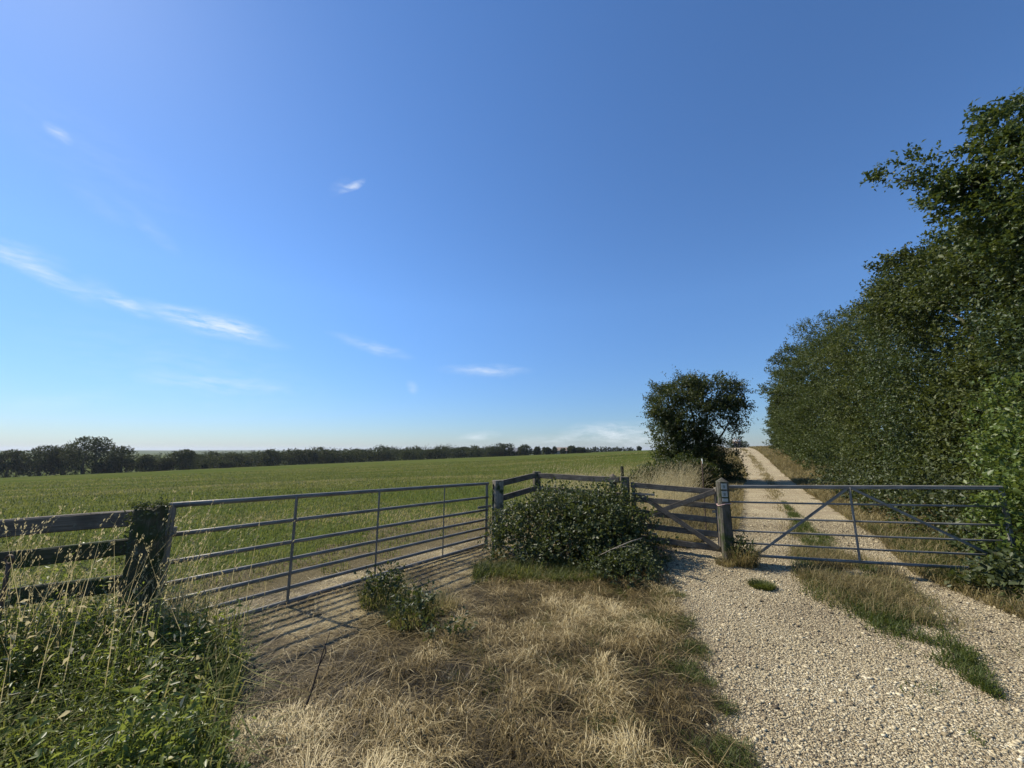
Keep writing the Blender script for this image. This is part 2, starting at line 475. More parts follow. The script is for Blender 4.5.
def mid_strip(s, t):
    """how much of the grassy middle strip grows here, 0..1"""
    c = np.interp(s, [3.5, 4.2, 5, 6.2, 7.2, 8.6, 12, 20, 60], [1.35, 1.3, 1.22, 1.05, 1.05, .95, .95, .95, 1.0])
    w = np.interp(s, [3.2, 4.0, 4.6, 5.4, 6.6, 7.4, 8.4, 10.5, 13, 60], [.0, .0, .16, .44, .50, .44, .28, .18, .08, .08])
    w = w * (.62 + .8 * fnoise(s * 1.7 + 5, t * 1.7, 38))
    return np.clip(1.35 - np.abs(t - c) / np.maximum(w, .01), 0, 1) * (w > .02)

def stones():
    rng = np.random.default_rng(31)
    n = 760000
    s = 1.6 + 10.5 * rng.random(n) ** 1.8; t = -1.6 + 4.6 * rng.random(n)
    ok = (t > tL(s) - .12 + rng.normal(size=n) * .10) & (t < tR(s) + .1 + rng.normal(size=n) * .08)
    ok &= rng.random(n) > mid_strip(s, t) * 1.2
    ok &= rng.random(n) < .16 + .7 * fnoise(s * 1.5, t * 2.6, 33) + .5 * fnoise(s * .5, t * 5, 34)
    X, Y = xy(s, t)
    ok &= (Y > 1.9) & (np.abs(X) < 1.42 * Y + .3)
    X, Y, s = X[ok], Y[ok], s[ok]; n = len(X)
    V0, T0 = icosa()
    var = [V0 * (1 + (rng.random((len(V0), 1)) - .5) * .9) + rng.normal(size=V0.shape) * .18 for k in range(24)]
    Vv = np.stack(var)[rng.integers(0, 24, n)]
    size = (.0025 + .0042 * rng.random(n) ** 2.6 + .009 * (rng.random(n) > .993)) * (1 + .07 * s)
    sc = np.stack([size * (1 + .5 * rng.random(n)), size, size * (.30 + .3 * rng.random(n))], 1)
    Vv = np.einsum('nij,nkj->nki', rotmats(n, rng), Vv) * sc[:, None, :]
    az = rng.random(n) * 6.283; c, sn = np.cos(az), np.sin(az)
    x2 = Vv[:, :, 0] * c[:, None] - Vv[:, :, 1] * sn[:, None]; y2 = Vv[:, :, 0] * sn[:, None] + Vv[:, :, 1] * c[:, None]
    Vv = np.stack([x2, y2, Vv[:, :, 2]], -1)
    Vv += np.stack([X, Y, height(X, Y) + .008 + size * .22], 1)[:, None, :]
    T = (np.arange(n)[:, None, None] * len(V0) + T0[None]).reshape(-1, 3)
    o = tri_mesh('gravel_stones', Vv.reshape(-1, 3), T, M['stone'], attr=np.repeat(np.clip(rng.random(n) * .85 + .4 * (fnoise(X * 1.4, Y * 1.4, 35) - .4), 0, 1), len(T0)))
    tag(o, 'loose cream and tan flint stones covering the farm track', 'gravel', kind='stuff')
stones()

# ------------------------------------------------------------------ grass (uncountable)
def view_ok(X, Y, m=.3): return (Y > 1.7) & (np.abs(X) < 1.40 * Y + m)
GATE_A = np.array([-3.03, 3.52]); GATE_B = np.array([-.39, 7.04])
def gate_side(X, Y):
    """positive in front of (nearer than) the field gate and fence line"""
    d = GATE_B - GATE_A; d = d / np.linalg.norm(d)
    return (X - GATE_A[0]) * d[1] - (Y - GATE_A[1]) * d[0]
def Z(X, Y): return height(X, Y)
def P3(X, Y, dz=0): return np.stack([X, Y, Z(X, Y) + dz], 1)

def dry_grass():
    rng = np.random.default_rng(41)
    parts = []
    # matted straw on the trampled verge
    n = 430000
    Y = 1.9 + 5.9 * rng.random(n) ** 1.35; X = -3.2 + 6.0 * rng.random(n)
    s, t = st(X, Y)
    gs = gate_side(X, Y)
    edge = tL(s) - t
    clump = fnoise(X * 1.7, Y * 1.7, 42); fine = fnoise(X * 6, Y * 6, 45)
    dens = np.clip(.25 + 1.3 * (fine - .25), .1, 1) * np.clip(edge / .5 + .2, 0, 1) * np.clip((gs + .7) / .6, 0, 1) * 1
    ok = view_ok(X, Y) & (edge > -.1) & (X > -.66 * Y - .35) & (rng.random(n) < dens)
    X, Y, clump, fine = X[ok], Y[ok], clump[ok], fine[ok]; n = len(X)
    flow = fnoise(X * .9, Y * .9, 43) * 12 + fnoise(X * 3.5, Y * 3.5, 46) * 4
    az = flow + rng.normal(size=n) * 1.25
    rnd = np.clip(.31 + (clump - .5) * 1.7 + (fine - .5) * 1.7 + rng.normal(size=n) * .24, 0, 1)
    gs = gate_side(X, Y); low = np.clip((gs - .9) / .9, .15, 1)
    rnd = np.clip(rnd + (1 - low) * .34, 0, 1)
    parts.append(flat_blades(P3(X, Y, .004 + .03 * rng.random(n) * fine * 2 * low), az, rng, .05 + .20 * rng.random(n) ** 1.7, .0018 + .0022 * rng.random(n), rnd, (.008 + .034 * fine[:, None]) * low[:, None]))
    n = 5200
    Y = 1.9 + 5.4 * rng.random(n) ** 1.2; X = -3.0 + 5.6 * rng.random(n)
    s, t = st(X, Y); gs = gate_side(X, Y)
    ok = view_ok(X, Y) & (tL(s) - t > .1) & (X > -.66 * Y - .3) & (gs > -.4)
    X, Y = X[ok], Y[ok]; n = len(X)
    parts.append(flat_blades(P3(X, Y, .012 + .02 * rng.random(n)), fnoise(X * .8, Y * .8, 49) * 14 + rng.normal(size=n) * .9, rng, .20 + .32 * rng.random(n), .0022 + .0016 * rng.random(n), np.clip(.78 + rng.normal(size=n) * .12, 0, 1), .03))
    # standing tufts
    n = 42000
    Y = 1.9 + 5.6 * rng.random(n) ** 1.3; X = -3.2 + 6.0 * rng.random(n)
    s, t = st(X, Y); edge = tL(s) - t; gs = gate_side(X, Y)
    cl = fnoise(X * 3.1, Y * 3.1, 47)
    ok = view_ok(X, Y) & (edge > .0) & (X > -.66 * Y - .35) & (gs > 1.25 + .5 * cl) & (rng.random(n) < np.clip((cl - .46) * 4, .02, 1))
    X, Y, cl = X[ok], Y[ok], cl[ok]; n = len(X)
    az = fnoise(X * 1.3, Y * 1.3, 48) * 12 + rng.normal(size=n) * 1.0
    rnd = np.clip(.24 + (cl - .5) * .5 + rng.normal(size=n) * .22, 0, 1)
    parts.append(blades(P3(X, Y), az, .03 + .07 * rng.random(n), .002 + .002 * rng.random(n), .55 + 1.0 * rng.random(n), .5 + .8 * rng.random(n), rnd))
    V, T, R = join(parts)
    tag(tri_mesh('dry_grass', V, T, M['straw'], attr=R), 'matted bleached straw and dry tufts on the trampled verge', 'dry grass', kind='stuff')
dry_grass()

def green_grass():
    rng = np.random.default_rng(51)
    parts = []
    # greener fringe along the left edge of the track
    n = 130000
    s = 1.8 + 5.6 * rng.random(n); e = rng.gamma(1.8, .30, n) - .12; t = tL(s) - e
    X, Y = xy(s, t)
    d = np.clip((fnoise(s * 4.2, t * 4.2, 52) - .50) * 5, 0, 1)
    ok = view_ok(X, Y) & (rng.random(n) < d * .7) & (gate_side(X, Y) > 1.6)
    X, Y = X[ok], Y[ok]; n = len(X)
    parts.append(blades(P3(X, Y), rng.random(n) * 6.28, .04 + .07 * rng.random(n), .0025 + .0025 * rng.random(n), .3 + .9 * rng.random(n), .4 + .6 * rng.random(n), .1 + rng.random(n) * .9))
    # small mixed tufts dotted over the verge
    n = 260000
    Y = 1.9 + 5.0 * rng.random(n) ** 1.3; X = -2.4 + 5.0 * rng.random(n)
    s, t = st(X, Y)
    d = np.clip((fnoise(X * 7, Y * 7, 58) - .60) * 7, 0, 1) * np.clip((fnoise(X * 1.3, Y * 1.3, 59) - .35) * 4, 0, 1)
    ok = view_ok(X, Y) & (t < tL(s) - .05) & (gate_side(X, Y) > 1.7) & (X > -.62 * Y) & (rng.random(n) < d * .8)
    X, Y = X[ok], Y[ok]; n = len(X)
    parts.append(blades(P3(X, Y), rng.random(n) * 6.28, .05 + .09 * rng.random(n), .0022 + .002 * rng.random(n), .2 + .9 * rng.random(n), .4 + .7 * rng.random(n), .2 + rng.random(n) * .8))
    # middle strip, green low grass
    n = 150000
    s = 3.0 + 12 * rng.random(n) ** 1.4; t = .3 + 1.6 * rng.random(n)
    ms = mid_strip(s, t)
    ok = (rng.random(n) < ms * np.clip((fnoise(s * 2.5, t * 3, 53) - .30) * 3.2, 0, 1)) 
    s, t = s[ok], t[ok]; X, Y = xy(s, t); n = len(X)
    parts.append(blades(P3(X, Y, .004), rng.random(n) * 6.28, .05 + .09 * rng.random(n), .004 + .004 * rng.random(n), .2 + .8 * rng.random(n), .4 + .6 * rng.random(n), rng.random(n) * .75))
    n = 14000
    s = 2.4 + 3.2 * rng.random(n); t = .75 + 1.5 * rng.random(n)
    ok = rng.random(n) < np.clip((fnoise(s * 4, t * 7, 57) - .60) * 6, 0, 1) * np.clip((s - 2.3) / 1.2, 0, 1)
    s, t = s[ok], t[ok]; X, Y = xy(s, t); n = len(X)
    parts.append(blades(P3(X, Y, .006), rng.random(n) * 6.28, .02 + .04 * rng.random(n), .003 + .003 * rng.random(n), .4 + .8 * rng.random(n), .4 + .6 * rng.random(n), rng.random(n) * .8))
    # in front of the bramble and by the right-hand verge
    n = 32000
    s = 3.6 + 7.4 * rng.random(n); t = tR(s) + .05 + 1.6 * rng.random(n)
    X, Y = xy(s, t)
    ok = view_ok(X, Y) & (rng.random(n) < np.clip((fnoise(s * 2, t * 2, 54) - .40) * 5, 0, 1))
    X, Y = X[ok], Y[ok]; n = len(X)
    parts.append(blades(P3(X, Y), rng.random(n) * 6.28, .10 + .16 * rng.random(n), .004 + .004 * rng.random(n), .2 + .6 * rng.random(n), .4 + .8 * rng.random(n), rng.random(n) * .8))
    n = 7000
    X = -.5 + 1.6 * rng.random(n); Y = 5.05 + .7 * rng.random(n)
    ok = rng.random(n) < np.clip((fnoise(X * 2, Y * 2, 55) - .3) * 3, 0, 1)
    X, Y = X[ok], Y[ok]; n = len(X)
    parts.append(blades(P3(X, Y), rng.random(n) * 6.28, .10 + .14 * rng.random(n), .004 + .003 * rng.random(n), .2 + .6 * rng.random(n), .4 + .8 * rng.random(n), .4 + rng.random(n) * .6))
    V, T, R = join(parts)
    tag(tri_mesh('green_grass', V, T, M['greengrass'], attr=R), 'short green grass fringing the track and its middle strip', 'grass', kind='stuff')
green_grass()

def verge_grass():
    rng = np.random.default_rng(61)
    parts = []
    # between track and hedge
    n = 105000
    s = 2.6 + 58 * rng.random(n) ** 2.2; t = tR(s) + 2.6 * rng.random(n) ** 1.2
    X, Y = xy(s, t); k = fnoise(s * 1.2, t * 1.6, 62)
    ok = view_ok(X, Y) & (rng.random(n) < .3 + k)
    X, Y, s, k = X[ok], Y[ok], s[ok], k[ok]; n = len(X)
    parts.append(blades(P3(X, Y), rng.random(n) * 6.28, (.10 + .22 * rng.random(n)) * (1 + .004 * s), .004 + .0007 * s, .2 + .8 * rng.random(n), .4 + .8 * rng.random(n), np.clip(.45 + (k - .5) * 1.0 + rng.normal(size=n) * .18, 0, .96)))
    # left of the track beyond the wooden gate
    n = 70000
    s = 7.4 + 50 * rng.random(n) ** 2.2; t = tL(s) + .05 - 3.2 * rng.random(n) ** 1.3
    X, Y = xy(s, t); k = fnoise(s * 1.2, t * 1.6, 63)
    ok = view_ok(X, Y) & (rng.random(n) < .3 + k) & (gate_side(X, Y) > -1.5)
    X, Y, s, k = X[ok], Y[ok], s[ok], k[ok]; n = len(X)
    parts.append(blades(P3(X, Y), rng.random(n) * 6.28, (.09 + .20 * rng.random(n)) * (1 + .004 * s), .004 + .0007 * s, .2 + .9 * rng.random(n), .4 + .8 * rng.random(n), np.clip(.50 + (k - .5) * 1.0 + rng.normal(size=n) * .18, 0, .97)))
    # brown tufts on the middle strip
    n = 42000
    s = 5.0 + 3.2 * rng.random(n); t = .4 + 1.4 * rng.random(n)
    ok = rng.random(n) < mid_strip(s, t) * np.clip((s - 5.2) / 1.3, 0, 1) * np.clip((fnoise(s * 2.2, t * 2.2, 64) - .25) * 3, 0, 1)
    s, t = s[ok], t[ok]; X, Y = xy(s, t); n = len(X)
    parts.append(blades(P3(X, Y, .004), rng.random(n) * 6.28, .10 + .18 * rng.random(n), .0035 + .002 * rng.random(n), .15 + .8 * rng.random(n), .4 + .8 * rng.random(n), np.clip(.45 + rng.normal(size=n) * .25, 0, 1)))
    n = 8000
    s = 9 + 46 * rng.random(n) ** 1.3; c = (tL(s) + tR(s)) / 2; t = c + rng.normal(size=n) * .16
    ok = rng.random(n) < np.clip((fnoise(s * .6, t * 3, 66) - .35) * 3, 0, 1)
    s, t = s[ok], t[ok]; X, Y = xy(s, t); n = len(X)
    parts.append(blades(P3(X, Y, .01 + .0008 * s), rng.random(n) * 6.28, .04 + .08 * rng.random(n), .004 + .0006 * s, .2 + .9 * rng.random(n), .4 + .8 * rng.random(n), np.clip(.40 + rng.normal(size=n) * .25, 0, 1)))
    V, T, R = join(parts)
    tag(tri_mesh('verge_grass', V, T, M['brownstraw'], attr=R), 'dry brown tufted grass beside and between the wheel tracks', 'dry grass', kind='stuff')
verge_grass()

def field_grass():
    rng = np.random.default_rng(71)
    n = 400000
    r = 3.2 + 105 * rng.random(n) ** 1.8; ph = np.radians(-58 + 100 * rng.random(n))
    X, Y = r * np.sin(ph), r * np.cos(ph)
    s, t = st(X, Y); gs = gate_side(X, Y)
    k = fnoise(X * .55, Y * .55, 72); kk = fnoise(X * 2.5, Y * 2.5, 73)
    ok = (t < tL(s) - 2.2) & (gs < -.25 - 1.6 * kk) & (rng.random(n) < (.25 + kk) * np.clip(1.15 - (r / 105) ** 1.5, 0, 1)) & ~((s > 45) & (t > -6))
    X, Y, r, k, kk, gs = X[ok], Y[ok], r[ok], k[ok], kk[ok], gs[ok]; n = len(X)
    near = np.clip(1 - (-gs - 1) / 9, 0, 1)
    k2 = fnoise(X * .07, Y * .30, 74)
    rnd = np.clip(.29 + (k - .5) * .7 + (k2 - .5) * 1.5 + near * .38 + rng.normal(size=n) * .2, 0, 1)
    V, T, R = blades(P3(X, Y), rng.random(n) * 6.28, (.05 + .09 * rng.random(n)) * (1 + .008 * r), .0035 + .00085 * r, .1 + .9 * rng.random(n), .3 + .8 * rng.random(n), rnd)
    tag(tri_mesh('field_grass', V, T, M['fieldgrass'], attr=R), 'short green and straw coloured grass of the hay field', 'grass', kind='stuff')
field_grass()

def tall_stems(X, Y, Hh, rng, lean=.25, az0=None):
    n = len(X)
    az = rng.random(n) * 6.28 if az0 is None else az0 + rng.normal(size=n) * .7
    tilt = np.abs(rng.normal(size=n)) * lean; bend = .1 + .5 * rng.random(n)
    P = P3(X, Y)
    a = blades(P, az, Hh, .0035 + .0015 * rng.random(n), tilt, bend, np.clip(.45 + rng.normal(size=n) * .2, 0, 1))
    # seed heads: a plume of little husks round the last part of the stalk
    h = np.stack([np.cos(az), np.sin(az), np.zeros(n)], 1); up = np.array([0, 0, 1.])
    t0 = tilt[:, None]; t1 = (tilt + bend)[:, None]
    d1 = up * np.cos(t1) + h * np.sin(t1)
    mid = P + (up * np.cos(t0) + h * np.sin(t0)) * Hh[:, None] * .5
    tip = mid + d1 * Hh[:, None] * .5
    hl = (.08 + .07 * rng.random(n))[:, None]
    m = 9
    f = rng.random((n, m, 1))
    PP = (tip[:, None, :] - d1[:, None, :] * hl[:, None, :] * (1 - f) + rng.normal(size=(n, m, 3)) * .004).reshape(-1, 3)
    DD = (d1[:, None, :] * 1.4 + rng.normal(size=(n, m, 3)) * .28).reshape(-1, 3)
    sz = .014 + .012 * rng.random(n * m)
    b = leaves(PP, DD, rng.normal(size=(n * m, 3)), sz, sz * .32, np.clip(.55 + rng.normal(size=n * m) * .22, 0, 1))
    return [a, b]

def tall_grass():
    rng = np.random.default_rng(81)
    parts = []
    # along the rail fence and round the mossy post
    n = 850
    q = rng.random(n) * .87; X = -6.0 + q * 4.0; Y = 1.75 + q * 1.85 + rng.normal(size=n) * .38
    X += rng.normal(size=n) * .2
    ok = view_ok(X, Y, .6) & (Y > 1.6) & (rng.random(n) < .25 + fnoise(X * 2.2, Y * 2.2, 82))
    X, Y = X[ok], Y[ok]; n = len(X)
    parts += tall_stems(X, Y, .70 + .62 * rng.random(n), rng, .22, -.3)
    n = 110
    X = -2.66 + rng.normal(size=n) * .17; Y = 3.22 + rng.normal(size=n) * .2
    parts += tall_stems(X, Y, .45 + .55 * rng.random(n), rng, .22)
    V, T, R = join(parts)
    tag(tri_mesh('tall_dry_grass', V, T, M['seed'], attr=R), 'tall dry seeding grass along the rail fence and mossy post', 'tall grass', kind='stuff')
    # leafy bases
    n = 9000
    q = rng.random(n); X = -6.0 + q * 3.3 + rng.normal(size=n) * .2; Y = 1.75 + q * 1.55 + rng.normal(size=n) * .33
    ok = view_ok(X, Y, .6) & (Y > 1.6)
    X, Y = X[ok], Y[ok]; n = len(X)
    V, T, R = blades(P3(X, Y), rng.random(n) * 6.28, .25 + .45 * rng.random(n), .004 + .004 * rng.random(n), .1 + .5 * rng.random(n), .5 + .9 * rng.random(n), np.clip(.4 + rng.normal(size=n) * .35, 0, 1))
    tag(tri_mesh('fence_grass', V, T, M['fieldgrass'], attr=R), 'long arching green and yellow grass growing through the rail fence', 'tall grass', kind='stuff')
    # bank of long grass beyond the corner fence
    parts = []
    n = 7500
    s = 8.6 + 7.5 * rng.random(n); t = -1.4 - 4.6 * rng.random(n)
    X, Y = xy(s, t)
    ok = (Y > 8.4) & (rng.random(n) < np.clip((fnoise(X * .9, Y * .9, 84) - .28) * 2.6, 0, 1)) & (t > -5.2 + .4 * (s - 9))
    X, Y = X[ok], Y[ok]; n = len(X)
    parts += tall_stems(X, Y, .75 + .6 * rng.random(n), rng, .25, -.5)
    n = 900
    X = .6 + 3.0 * rng.random(n); Y = 8.0 + 1.4 * rng.random(n)
    ok = rng.random(n) < np.clip((fnoise(X * 1.3, Y, 86) - .4) * 4, 0, 1)
    X, Y = X[ok], Y[ok]; n = len(X)
    parts += tall_stems(X, Y, .8 + .5 * rng.random(n), rng, .25, -.5)
    V, T, R = join(parts)
    V = V.copy()
    tag(tri_mesh('seeding_grass', V, T, M['seed'], attr=R), 'pale bank of tall seeding grass beyond the wooden corner fence', 'tall grass', kind='stuff')
tall_grass()

# ------------------------------------------------------------------ timber and steel
def box_mesh(name, L, w, h, mat, bev=.006, segs=1, warp=0., seed=0):
    """beam along local X from 0 to L, centred on Y and Z"""
    bm = bmesh.new()
    bmesh.ops.create_cube(bm, size=1)
    for v in bm.verts: v.co = Vector(((v.co.x + .5) * L, v.co.y * w, v.co.z * h))
    if segs > 1:
        es = [e for e in bm.edges if abs(e.verts[0].co.x - e.verts[1].co.x) > L * .5]
        bmesh.ops.subdivide_edges(bm, edges=es, cuts=segs - 1)
    if bev: bmesh.ops.bevel(bm, geom=[e for e in bm.edges if e.calc_face_angle(0) > .5], offset=bev, segments=1, affect='EDGES')
    if warp:
        r = random.Random(seed); a, b, c = [r.uniform(0, 6.28) for k in range(3)]
        for v in bm.verts:
            x = v.co.x
            v.co.z += warp * (math.sin(x * 2.1 + a) + .5 * math.sin(x * 5.3 + b)); v.co.y += warp * math.sin(x * 2.7 + c)
            v.co.z += r.uniform(-1, 1) * warp * .25; v.co.y += r.uniform(-1, 1) * warp * .25
    me = bpy.data.meshes.new(name); bm.to_mesh(me); bm.free(); me.materials.append(mat)
    return me

def place_along(o, p, q, roll=0.):
    p = Vector([float(c) for c in p]); q = Vector([float(c) for c in q])
    x = (q - p).normalized(); zup = Vector((0, 0, 1)) if abs(x.z) < .95 else Vector((0, 1, 0))
    y = zup.cross(x).normalized(); z = x.cross(y)
    m = Matrix((x, y, z)).transposed().to_4x4()
    m = Matrix.Translation(p) @ m @ Matrix.Rotation(roll, 4, 'X')
    o.matrix_basis = m
    return o

def beam(name, p, q, w, h, mat, parent=None, bev=.006, warp=.004, roll=0., seed=0):
    L = (Vector([float(c) for c in q]) - Vector([float(c) for c in p])).length
    me = box_mesh(name, L, w, h, mat, bev, max(2, int(L / .25)), warp, seed or random.randint(1, 9999))
    o = place_along(bpy.data.objects.new(name, me), p, q, roll)
    return link(o, parent)

def pipe(name, p, q, r, mat, parent=None, flat=1.0, n=10, roll=0.):
    p = np.array(p, float); q = np.array(q, float); L = np.linalg.norm(q - p)
    m = 8
    V, T, R = tube([(L * i / m, 0, .007 * math.sin(3.1 * i / m + L * 7)) for i in range(m + 1)], [r] * (m + 1), n)
    V[:, 1] *= flat
    o = tri_mesh(name, V, T, mat, None, None, True)
    COL.objects.unlink(o)
    place_along(o, p, q, roll)
    return link(o, parent)

def post(name, base, w, d, h, rotz, mat, parent=None, top='flat', warp=.004, sink=.25, seed=1, lean=(0, 0)):
    """upright post along local X so the grain runs up"""
    bm = bmesh.new()
    r = random.Random(seed)
    n = 14
    rings = []
    for i in range(n + 1):
        x = -sink + (h + sink) * i / n
        ring = []
        for k in range(16):
            # rounded square outline
            th = 2 * math.pi * (k + .5) / 16
            cx, cy = math.cos(th), math.sin(th); m_ = max(abs(cx), abs(cy)) ** .86
            ring.append(bm.verts.new((x, cx / m_ * w * .5 + r.uniform(-warp, warp) + lean[0] * x, cy / m_ * d * .5 + r.uniform(-warp, warp) + lean[1] * x)))
        rings.append(ring)
    for a, b in zip(rings, rings[1:]):
        for k in range(16): bm.faces.new((a[k], a[(k + 1) % 16], b[(k + 1) % 16], b[k]))
    bm.faces.new(rings[0][::-1])
    if top == 'point':
        tp = bm.verts.new((h + w * .42, lean[0] * h, lean[1] * h))
        for k in range(16): bm.faces.new((rings[-1][k], rings[-1][(k + 1) % 16], tp))
    elif top == 'rough':
        c = bm.verts.new((h + .02, lean[0] * h, lean[1] * h))
        for v in rings[-1]: v.co.x += r.uniform(-.05, .03)
        for k in range(16): bm.faces.new((rings[-1][k], rings[-1][(k + 1) % 16], c))
    else:
        bm.faces.new(rings[-1])
    bmesh.ops.recalc_face_normals(bm, faces=bm.faces)
    me = bpy.data.meshes.new(name); bm.to_mesh(me); bm.free(); me.materials.append(mat)
    o = bpy.data.objects.new(name, me)
    b = Vector([float(c) for c in base])
    # local X -> world Z
    m = Matrix(((0, -1, 0), (0, 0, -1), (1, 0, 0))).to_4x4()
    m = Matrix.Translation(b) @ Matrix.Rotation(rotz, 4, 'Z') @ m
    o.matrix_basis = m
    return link(o, parent)

# --- the long steel field gate
def steel_field_gate():
    A = np.array([-3.03, 3.52, 0]); B = np.array([-.42, 7.00, 0])
    e = empty('field_gate', (A + B) / 2, 'long seven-bar galvanised field gate between the mossy post and the slotted timber post', 'gate', )
    zt = lambda k: 1.155 + (1.04 - 1.155) * k
    zb = lambda k: .055 + (.035 - .055) * k
    fr = [1, .77, .56, .40, .265, .13, 0]
    def pt(k, f):
        p = A + (B - A) * k; return np.array([p[0], p[1], zb(k) + (zt(k) - zb(k)) * f])
    for i, f in enumerate(fr):
        pipe('bar', pt(0, f), pt(1, f), .024 if i in (0, 6) else .020, M['steel'], e)
    d = (B - A) / np.linalg.norm(B - A); off = np.array([d[1], -d[0], 0]) * .018
    for k in (.008, .25, .49, .756, .992):
        edge = k in (.008, .992)
        beam('upright', pt(k, 0) + off * (0 if edge else 1), pt(k, 1) + off * (0 if edge else 1), .012 if not edge else .042, .042, M['steel'], e, .002, .0)
    # hinge straps and latch
    beam('hinge', pt(-.03, .80), pt(.02, .80), .02, .05, M['steel'], e, .002, 0)
    beam('hinge', pt(-.03, .12), pt(.02, .12), .02, .05, M['steel'], e, .002, 0)
    beam('latch', pt(.94, .62), pt(1.02, .62), .015, .04, M['steel'], e, .002, 0)
steel_field_gate()

# --- steel gate across the track
def steel_track_gate():
    A = np.array([3.22, 6.10, 0]); B = np.array([6.12, 4.95, 0])
    e = empty('field_gate', (A + B) / 2, 'six-bar steel gate with two diagonal braces across the gravel track', 'gate')
    zt = lambda k: 1.075 + (1.165 - 1.075) * k
    zb = lambda k: .10 + (.20 - .10) * k
    def pt(k, f):
        p = A + (B - A) * k; return np.array([p[0], p[1], zb(k) + (zt(k) - zb(k)) * f])
    for i, f in enumerate([1, .77, .54, .345, .17, 0]):
        if i == 0: beam('bar', pt(0, f), pt(1, f), .045, .05, M['steel'], e, .008, .001)
        else: pipe('bar', pt(0, f), pt(1, f), .020 if i == 5 else .013, M['steel'], e)
    d = (B - A) / np.linalg.norm(B - A); off = np.array([d[1], -d[0], 0]) * .016
    km = .505
    beam('upright', pt(km, 0) + off, pt(km, 1) + off, .01, .036, M['steel'], e, .002, 0)
    beam('brace', pt(.115, 0.0) + off * 1.3, pt(km - .01, .98) + off * 1.3, .01, .034, M['steel'], e, .002, 0)
    beam('brace', pt(km + .01, .98) + off * 1.3, pt(.93, .16) + off * 1.3, .01, .034, M['steel'], e, .002, 0)
    beam('upright', pt(.006, 0), pt(.006, 1), .04, .04, M['steel'], e, .003, 0)
    beam('upright', pt(.994, 0), pt(.994, 1), .04, .04, M['steel'], e, .003, 0)
    beam('latch', pt(-.05, .62), pt(.03, .62), .015, .04, M['steel'], e, .002, 0)
steel_track_gate()

# --- old mossy post and rail fence
mp = post('mossy_post', (-2.96, 3.30, 0), .195, .19, 1.17, math.radians(12), M['old_wood'], None, 'rough', .012, .3, 5, (.02, -.02))
tag(mp, 'thick old black timber gatepost with mossy ragged top beside the seven-bar gate', 'post')
def moss_tuft():
    rng = np.random.default_rng(91)
    n = 130
    a = rng.random(n) * 6.28; rr = .10 * np.sqrt(rng.random(n))
    C = np.stack([-2.98 + rr * np.cos(a), 3.30 + rr * np.sin(a), 1.155 + .03 * rng.random(n)], 1)
    A = np.stack([np.cos(a) * .8, np.sin(a) * .8, .3 + rng.random(n)], 1)
    V, T, R = sprigs(C, A, 4, .04, .02, rng, .5)
    n = 110
    a = rng.random(n) * 6.28
    C = np.stack([-2.97 + .105 * np.cos(a), 3.30 + .10 * np.sin(a), .25 + .9 * rng.random(n) ** .6], 1)
    A = np.stack([np.cos(a), np.sin(a), -.2 + .5 * rng.random(n)], 1)
    b = sprigs(C, A, 4, .05, .024, rng, .4)
    V, T, R = join([(V, T, R), b])
    o = tri_mesh('moss', V - np.array([-2.97, 3.30, 0]), T, M['bramble'], None, R)
    COL.objects.unlink(o); COL.objects.link(o)
    o.parent = mp
    o.matrix_parent_inverse = mp.matrix_basis.inverted() @ Matrix.Translation((-2.97, 3.30, 0))
moss_tuft()

def rail_fence():
    A = np.array([-3.10, 3.36]); B = np.array([-7.0, 1.05])
    e = empty('rail_fence', (A[0], A[1], 0), 'old dark wooden post and rail fence running off from the mossy post', 'fence')
    for i, (za, zb_) in enumerate([(1.075, 1.04), (.845, .82), (.58, .56), (.27, .25)]):
        beam('rail', (A[0], A[1], za), (B[0], B[1], zb_), .05, .125, M['old_wood'] if i else M['rail_wood'], e, .01, .009, 0, 40 + i)
    post('post', (-5.05, 2.26, 0), .13, .13, 1.15, math.radians(30), M['old_wood'], e, 'flat', .006, .3, 8)
    post('post', (-6.9, 1.16, 0), .13, .13, 1.15, math.radians(30), M['old_wood'], e, 'flat', .006, .3, 9)
rail_fence()

